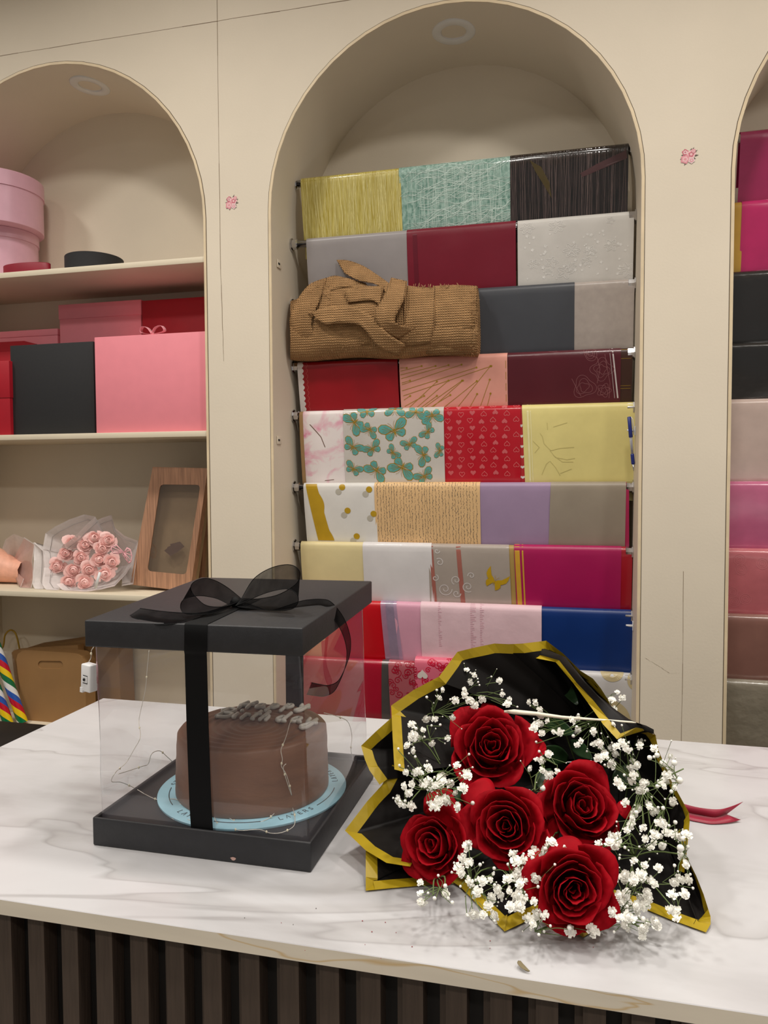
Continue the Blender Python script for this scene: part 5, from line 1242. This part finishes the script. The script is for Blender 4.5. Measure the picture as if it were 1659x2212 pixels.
# leaves
def leaf(base_, tip_, wid, lift=0.004, parent=bq):
    a, b_ = at_z(base_[0], base_[1], ZC+base_[2]), at_z(tip_[0], tip_[1], ZC+tip_[2]); n = 8; rows = []
    vdir = (CAM-a).normalized(); d = (b_-a).normalized(); s_ = d.cross(vdir).normalized()
    for i in range(n+1):
        t = i/n; w = wid*math.sin(PI*(t*0.93+0.05))**0.8*(1-0.3*t); p = a.lerp(b_, t)+vdir*(lift*math.sin(PI*t))
        rows.append([p-s_*w+vdir*0.18*w, p-s_*w*0.5+vdir*0.04*w, p, p+s_*w*0.5+vdir*0.04*w, p+s_*w+vdir*0.18*w])
    q = MB(); q.grid(rows); solid(subsurf(q.build('leaf', M_GREEN, parent)), 0.0004)
for a in (((1248, 1522, .125), (1184, 1432, .150), .010), ((1228, 1640, .080), (1165, 1618, .100), .013), ((1232, 1600, .085), (1280, 1640, .085), .010), ((905, 1615, .075), (865, 1582, .100), .009), ((1150, 1500, .125), (1100, 1455, .150), .014), ((1340, 1660, .070), (1385, 1700, .070), .012), ((1015, 1740, .060), (980, 1700, .080), .010),
          ((1160, 1700, .070), (1190, 1660, .085), .010), ((880, 1740, .060), (866, 1734, .068), .004), ((1330, 1700, .06), (1360, 1650, .085), .012), ((1180, 1560, .10), (1240, 1585, .105), .012), ((1060, 1480, .13), (1010, 1500, .135), .012), ((1160, 1480, .12), (1150, 1440, .15), .012)):
    leaf(*a)
# white filler flowers
M_FLO = mat('white_filler_petal', rgb(250, 248, 240), 0.55, var=0.05, scale=200)
def floret_mesh(seed, r_=0.0048):
    rnd = random.Random(seed); q = MB()
    for ring, (n, rr_, z0, z1) in enumerate(((7, 1.0, 0.0, 0.22), (6, 0.68, 0.08, 0.50), (4, 0.36, 0.12, 0.62))):
        for k in range(n):
            a = 2*PI*k/n+rnd.uniform(-.3, .3)+ring; w = 0.62*PI/n*1.6; R_ = r_*rr_*rnd.uniform(0.85, 1.12)
            def P_(aa, f_, z): return Vector((R_*f_*math.cos(aa), R_*f_*math.sin(aa), r_*z))
            q.add([P_(a, 0.1, z0), P_(a-w, 0.7, z1*0.7), P_(a-w*0.6, 1.05, z1), P_(a+w*0.6, 1.0, z1*1.1), P_(a+w, 0.7, z1*0.6), P_(a, 0.6, z0+0.1)], [(0, 1, 5), (0, 5, 4), (5, 1, 2), (5, 2, 3), (5, 3, 4)])
    q.ball((0, 0, r_*0.12), r_*0.55, 0, 7, 5)
    k = len(q.v); q.add([(0, 0, -r_*0.7), (r_*0.3, 0, -r_*.1), (0, r_*0.3, -r_*.1), (-r_*0.3, 0, -r_*.1), (0, -r_*0.3, -r_*.1)], [(0, 2, 1), (0, 3, 2), (0, 4, 3), (0, 1, 4)])
    me = bpy.data.meshes.new('floret'); me.from_pydata(q.v, [], q.f); me.materials.append(M_FLO)
    for p in me.polygons: p.use_smooth = True
    return me
FM = [floret_mesh(s_) for s_ in range(5)]
rnd = random.Random(77)
def hz(v): return 0.044+(1920-v)*0.00027
CL = [((930, 1446, 1102, 1545), 34, (1050, 1540)), ((855, 1560, 1022, 1745), 60, (960, 1665)), ((898, 1893, 985, 1962), 10, (945, 1895)), ((988, 1785, 1170, 1990), 54, (1080, 1870)), ((1165, 1790, 1240, 1860), 9, (1200, 1800)),
      ((1290, 1800, 1490, 2005), 70, (1370, 1850)), ((1280, 1600, 1450, 1810), 56, (1360, 1680)), ((1130, 1505, 1335, 1625), 36, (1220, 1580)), ((1150, 1975, 1400, 2028), 20, (1300, 1960)), ((1140, 1620, 1210, 1720), 10, (1175, 1660)), ((1385, 1610, 1480, 1840), 16, (1400, 1700))]
RC = [(u, v, R_/((CAM-at_z(u, v, ZC+h)).length)*1650) for u, v, h, R_, *_ in RO]
nfl = 0; buds = MB()
for ci, ((u0, v0, u1, v1), cnt_, node) in enumerate(CL):
    stems = MB(); nd = at_z(node[0], node[1], ZC+max(0.012, hz(node[1])-0.035)); hub = [nd]
    mid_ = T0.lerp(nd, 0.55); mid_.z = min(mid_.z, ZC+0.016); stems.tube(catmull([T0+Vector((0, 0, -0.02)), mid_, nd], 4), 0.0011, 5)
    for k in range(max(3, cnt_//7)):
        u, v = rnd.uniform(u0, u1), rnd.uniform(v0, v1)
        if any(((u-a)/r_)**2+((v-b_)/r_)**2 < 1.15 for a, b_, r_ in RC): continue
        p = at_z(u, v, ZC+max(0.008, hz(v)-0.014+rnd.uniform(-.008, .004))); hub.append(p)
        stems.tube(catmull([nd, nd.lerp(p, 0.5)+Vector((rnd.uniform(-.006, .006), 0, rnd.uniform(0, .008))), p], 3), 0.0008, 4)
    got = 0; tries = 0
    while got < cnt_ and tries < cnt_*30:
        tries += 1
        if rnd.random() < 0.32 and len(hub) > 1:
            hb = rnd.choice(hub[1:]); u, v = None, None
            p = hb+Vector((rnd.gauss(0, .012), rnd.gauss(0, .008), rnd.gauss(0.006, .010)))
            c_ = R3.transposed() @ (p-CAM); u, v = c_.x/c_.z*F+CX, c_.y/c_.z*F+CY
            if not (u0-15 < u < u1+15 and v0-10 < v < v1+10): continue
        else: u, v = rnd.uniform(u0, u1), rnd.uniform(v0, v1)
        if any(((u-a)/r_)**2+((v-b_)/(r_*0.95))**2 < 0.86 for a, b_, r_ in RC) and rnd.random() < 0.965: continue
        p = at_z(u, v, ZC+max(0.006, hz(v)+rnd.uniform(-.016, .010)))
        if any((p-c2).length < 0.007 for c2 in hub[-8:]) and rnd.random() < 0.5: continue
        h_ = min(hub, key=lambda x: (x-p).length)
        stems.tube(catmull([h_, h_.lerp(p, 0.5)+Vector((rnd.uniform(-.004, .004), rnd.uniform(-.003, .003), rnd.uniform(-.002, .005))), p-Vector((0, 0, 0.002))], 3), 0.00042, 4, cap=False)
        if rnd.random() < 0.16: buds.ball(p, rnd.uniform(0.0014, 0.0024), 0, 6, 4); got += 1; continue
        d = (CAM-p).normalized()+Vector((rnd.gauss(0, .5), rnd.gauss(0, .3), rnd.gauss(.15, .45))); s_ = rnd.uniform(0.72, 1.25)
        if nfl < 300:
            o = bpy.data.objects.new('floret', FM[nfl % 5]); COL.objects.link(o); nfl += 1
            o.matrix_world = Matrix.Translation(p) @ Vector((0, 0, 1)).rotation_difference(d.normalized()).to_matrix().to_4x4() @ Matrix.Rotation(rnd.uniform(0, 6), 4, 'Z') @ Matrix.Scale(s_, 4)
            o.parent = bq; o.matrix_parent_inverse = bq.matrix_world.inverted()
        else: buds.ball(p, 0.0034*s_, 0, 7, 5)
        for e in range(rnd.choice((0, 0, 1, 1, 2))):
            pb = p+Vector((rnd.gauss(0, .009), rnd.gauss(0, .006), rnd.gauss(0, .008))); pb.z = max(ZC+0.003, pb.z)
            buds.ball(pb, rnd.uniform(0.0007, 0.0017), 0, 5, 4); stems.tube([h_.lerp(p, 0.6), pb], 0.0003, 3, cap=False)
        got += 1
    stems.build('filler_stems', M_STEM, bq)
tag(buds.build('filler_buds', M_FLO, bq), kind='stuff')
# white card on a pick across the flowers
a, b_ = at_z(1089, 1537, ZC+.150), at_z(1374, 1562, ZC+.150); d = b_-a; vv = Vector((0, 0.55, 0.84)).normalized(); side_ = d.cross(vv).normalized()
rows = [[a+d*t+Vector((0, 0.000, 0.001*math.sin(t*9)))-s_*w, a+d*t+Vector((0, 0, 0.001*math.sin(t*9)))+s_*w] for t, w in ((0, .0012), (.08, .0028), (.25, .0022), (.45, .0018), (.7, .0012), (.97, .0010), (1, .0004)) for s_ in [Vector((0, 0.35, 1)).normalized()]]
q = MB(); q.grid(rows); solid(q.build('card_edge', mat('ivory_card', rgb(236, 228, 206), 0.5), bq), 0.0012)

# ------------------------------------------------------------------ pink satin rose bouquet on the third shelf
Z3 = SH[2]
M_SATROSE = mat('pink_satin_petal', rgb(255, 204, 198), 0.30, var=0.08, scale=50, sheen=0.3)
M_WTIS = sheer('white_translucent_wrap', rgb(240, 232, 230), 0.74, 0.25, 1.3)
M_GREYL = mat('grey_line_print', rgb(168, 160, 158), 0.5)
pc = at_y(180, 1215, 2.06)
pk = empty('satin_rose_bouquet', (pc.x, 2.06, Z3), 'pink satin rose bouquet in white wrap on the third shelf', 'bouquet')
PR = [(204, 1162), (184, 1177), (143, 1195), (175, 1205), (123, 1223), (159, 1231), (192, 1231), (214, 1209), (220, 1185), (233, 1168), (149, 1257), (183, 1258), (226, 1240), (241, 1214), (157, 1172)]
for k, (u, v) in enumerate(PR):
    y = 2.02+0.02*((u-180)/60)**2+0.00035*(1260-v); c = at_y(u, v, y); c.z = max(c.z, Z3+0.024)
    ax = (CAM-c).normalized()+Vector(((u-180)*0.004, 0, (1215-v)*0.004)); ax.normalize()
    rose(c, ax, 0.0265, 13, 60+k, pk, M_SATROSE, name='satin_rose', split=False, spin=k*1.3)
PT = Vector((pc.x+0.02, 2.21, Z3+0.05)); PO = at_y(182, 1210, 2.04)
def chy(L): return [at_y(u, v, y) for u, v, y in L]
for k, L in enumerate(([(92, 1186, 2.04), (98, 1152, 2.05), (118, 1138, 2.05), (150, 1122, 2.06), (182, 1111, 2.07), (206, 1116, 2.06), (190, 1130, 2.04), (160, 1160, 2.02), (132, 1182, 2.01)],
                       [(98, 1240, 2.03), (92, 1190, 2.04), (72, 1172, 2.05), (73, 1210, 2.03), (70, 1260, 2.01), (78, 1285, 2.0), (88, 1286, 2.0), (92, 1262, 2.01), (98, 1238, 2.02)],
                       [(95, 1226, 2.03), (91, 1262, 2.0), (100, 1276, 1.995), (122, 1283, 1.99), (128, 1268, 2.0)],
                       [(122, 1262, 2.0), (140, 1280, 1.99), (180, 1279, 1.985), (215, 1274, 1.985), (248, 1266, 1.99), (272, 1240, 2.0), (286, 1218, 2.02)],
                       [(196, 1130, 2.08), (222, 1118, 2.09), (241, 1112, 2.10), (248, 1140, 2.09), (270, 1158, 2.07), (298, 1168, 2.06), (296, 1200, 2.05), (288, 1262, 2.03), (262, 1266, 2.02)])):
    o = wrap('wrap_sheet', chy(L), PT, PO, pk, M_WTIS, M_WTIS, border=0.006, bulge=0.008, zmin=Z3+0.001, thick=0.0003)
    q = MB()
    for off in (0.20,):
        P = [p.lerp(PT, off*0.5)+Vector((0, -0.0015, 0)) for p in chy(L)]
        for p in P: p.z = max(Z3+0.002, p.z)
        q.tube(P, 0.0008, 4)
    q.build('printed_line', M_GREYL, o)
q = MB(); q.tube([at_y(216, 1236, 1.985), at_y(206, 1270, 1.982)], [0.005, 0.005], 4); q.build('white_tag', M_WPLAST, pk)
M_BUT = mat('pink_cut_paper', rgb(240, 178, 184), 0.5)
q = MB()
def bf(pts): 
    P = [at_y(u, v, 1.985) for u, v in pts]; q.poly(P)
bc = (268, 1193)
for out_ in ([(262, 1188), (252, 1176), (240, 1180), (238, 1188), (245, 1196), (258, 1197), (266, 1194)], [(268, 1192), (274, 1182), (282, 1186), (286, 1200), (284, 1214), (278, 1218), (270, 1208), (264, 1197)]):
    c_ = (sum(p[0] for p in out_)/len(out_), sum(p[1] for p in out_)/len(out_))
    q.grid([[at_y(u, v, 1.985) for u, v in out_], [at_y(c_[0]+(u-c_[0])*0.78, c_[1]+(v-c_[1])*0.78, 1.985) for u, v in out_]], 0, True)
    for u, v in out_: q.tube([at_y(bc[0], bc[1], 1.985), at_y(c_[0]+(u-c_[0])*0.8, c_[1]+(v-c_[1])*0.8, 1.985)], 0.0011, 4)
solid(q.build('paper_butterfly', M_BUT, pk), 0.0005)
# peach bundle left of it
pp = at_y(10, 1220, 2.10)
pl = empty('peach_tissue_bouquet', (pp.x, 2.10, Z3), 'peach lace wrapped bouquet at the left end of the third shelf', 'bouquet')
q = MB(); M_PEACH = mat('peach_lace_tissue', rgb(238, 176, 150), 0.5, var=0.08, scale=60, bump=0.1)
rows = []
for i in range(9):
    t = i/8; u = -60+115*t; r_ = 0.048+0.012*math.sin(t*5)
    c = at_y(u, 1222, 2.10); c.z = Z3+r_+0.002
    rows.append([c+Vector((0, r_*math.cos(2*PI*j/20)*(1+0.06*math.sin(3*j)), r_*math.sin(2*PI*j/20))) for j in range(20)])
q.grid(rows, 0, True); q.build('wrapped_bundle', M_PEACH, pl)
wrap('tissue_sheet', chy([(52, 1160, 2.06), (75, 1175, 2.04), (70, 1210, 2.03), (72, 1250, 2.02), (66, 1280, 2.01), (42, 1276, 2.02), (52, 1250, 2.03)]), Vector((pp.x+0.01, 2.12, Z3+0.06)), at_y(60, 1230, 2.0), pl, sheer('blush_tissue', rgb(214, 170, 160), 0.6, 0.4, 1.2), M_WTIS, border=0.004, bulge=0.004, zmin=Z3+0.001)
wrap('tissue_sheet', chy([(5, 1185, 2.06), (12, 1165, 2.07), (30, 1153, 2.08), (60, 1165, 2.08), (70, 1185, 2.06)]), Vector((pp.x, 2.15, Z3+0.06)), at_y(30, 1210, 2.05), pl, M_WTIS, M_WTIS, border=0.003, bulge=0.004, zmin=Z3+0.001)

# ------------------------------------------------------------------ crumbs and a dry leaf on the counter
a, b_ = at_z(1122, 2076, ZC+.004), at_z(1134, 2096, ZC+.002); c_ = at_z(1143, 2099, ZC+.002)
q = MB(); P = catmull([a, a.lerp(b_, .5)+Vector((-.0015, 0, 0)), b_, c_], 4); n = len(P); rows = []
for i, p in enumerate(P):
    w = 0.0026*math.sin(PI*(0.05+0.9*i/(n-1)))+0.0003; rows.append([p-Vector((w, 0, -w*0.6)), p, p+Vector((w, 0, w*0.6))])
q.grid(rows); tag(solid(q.build('dry_leaf', mat('dry_leaf_brown', rgb(120, 108, 78), 0.7)), 0.0004), 'small curled dry leaf near the counter front edge', 'leaf')
q = MB(); rnd = random.Random(12)
for k in range(24):
    u, v = rnd.uniform(520, 1300), rnd.uniform(1900, 2120)
    if v > 1990+u*0.1: continue
    p = at_z(u, v, ZC+0.0006); s_ = rnd.uniform(0.0004, 0.0008); q.ball(p, s_, 0 if rnd.random() < 0.7 else 1, 5, 3, 0.5)
tag(q.build('petal_crumbs', [mat('red_crumb', rgb(150, 40, 44), 0.7), mat('grey_crumb', rgb(70, 62, 60), 0.7)]), 'tiny red and grey crumbs scattered on the marble top', 'crumbs', kind='stuff')
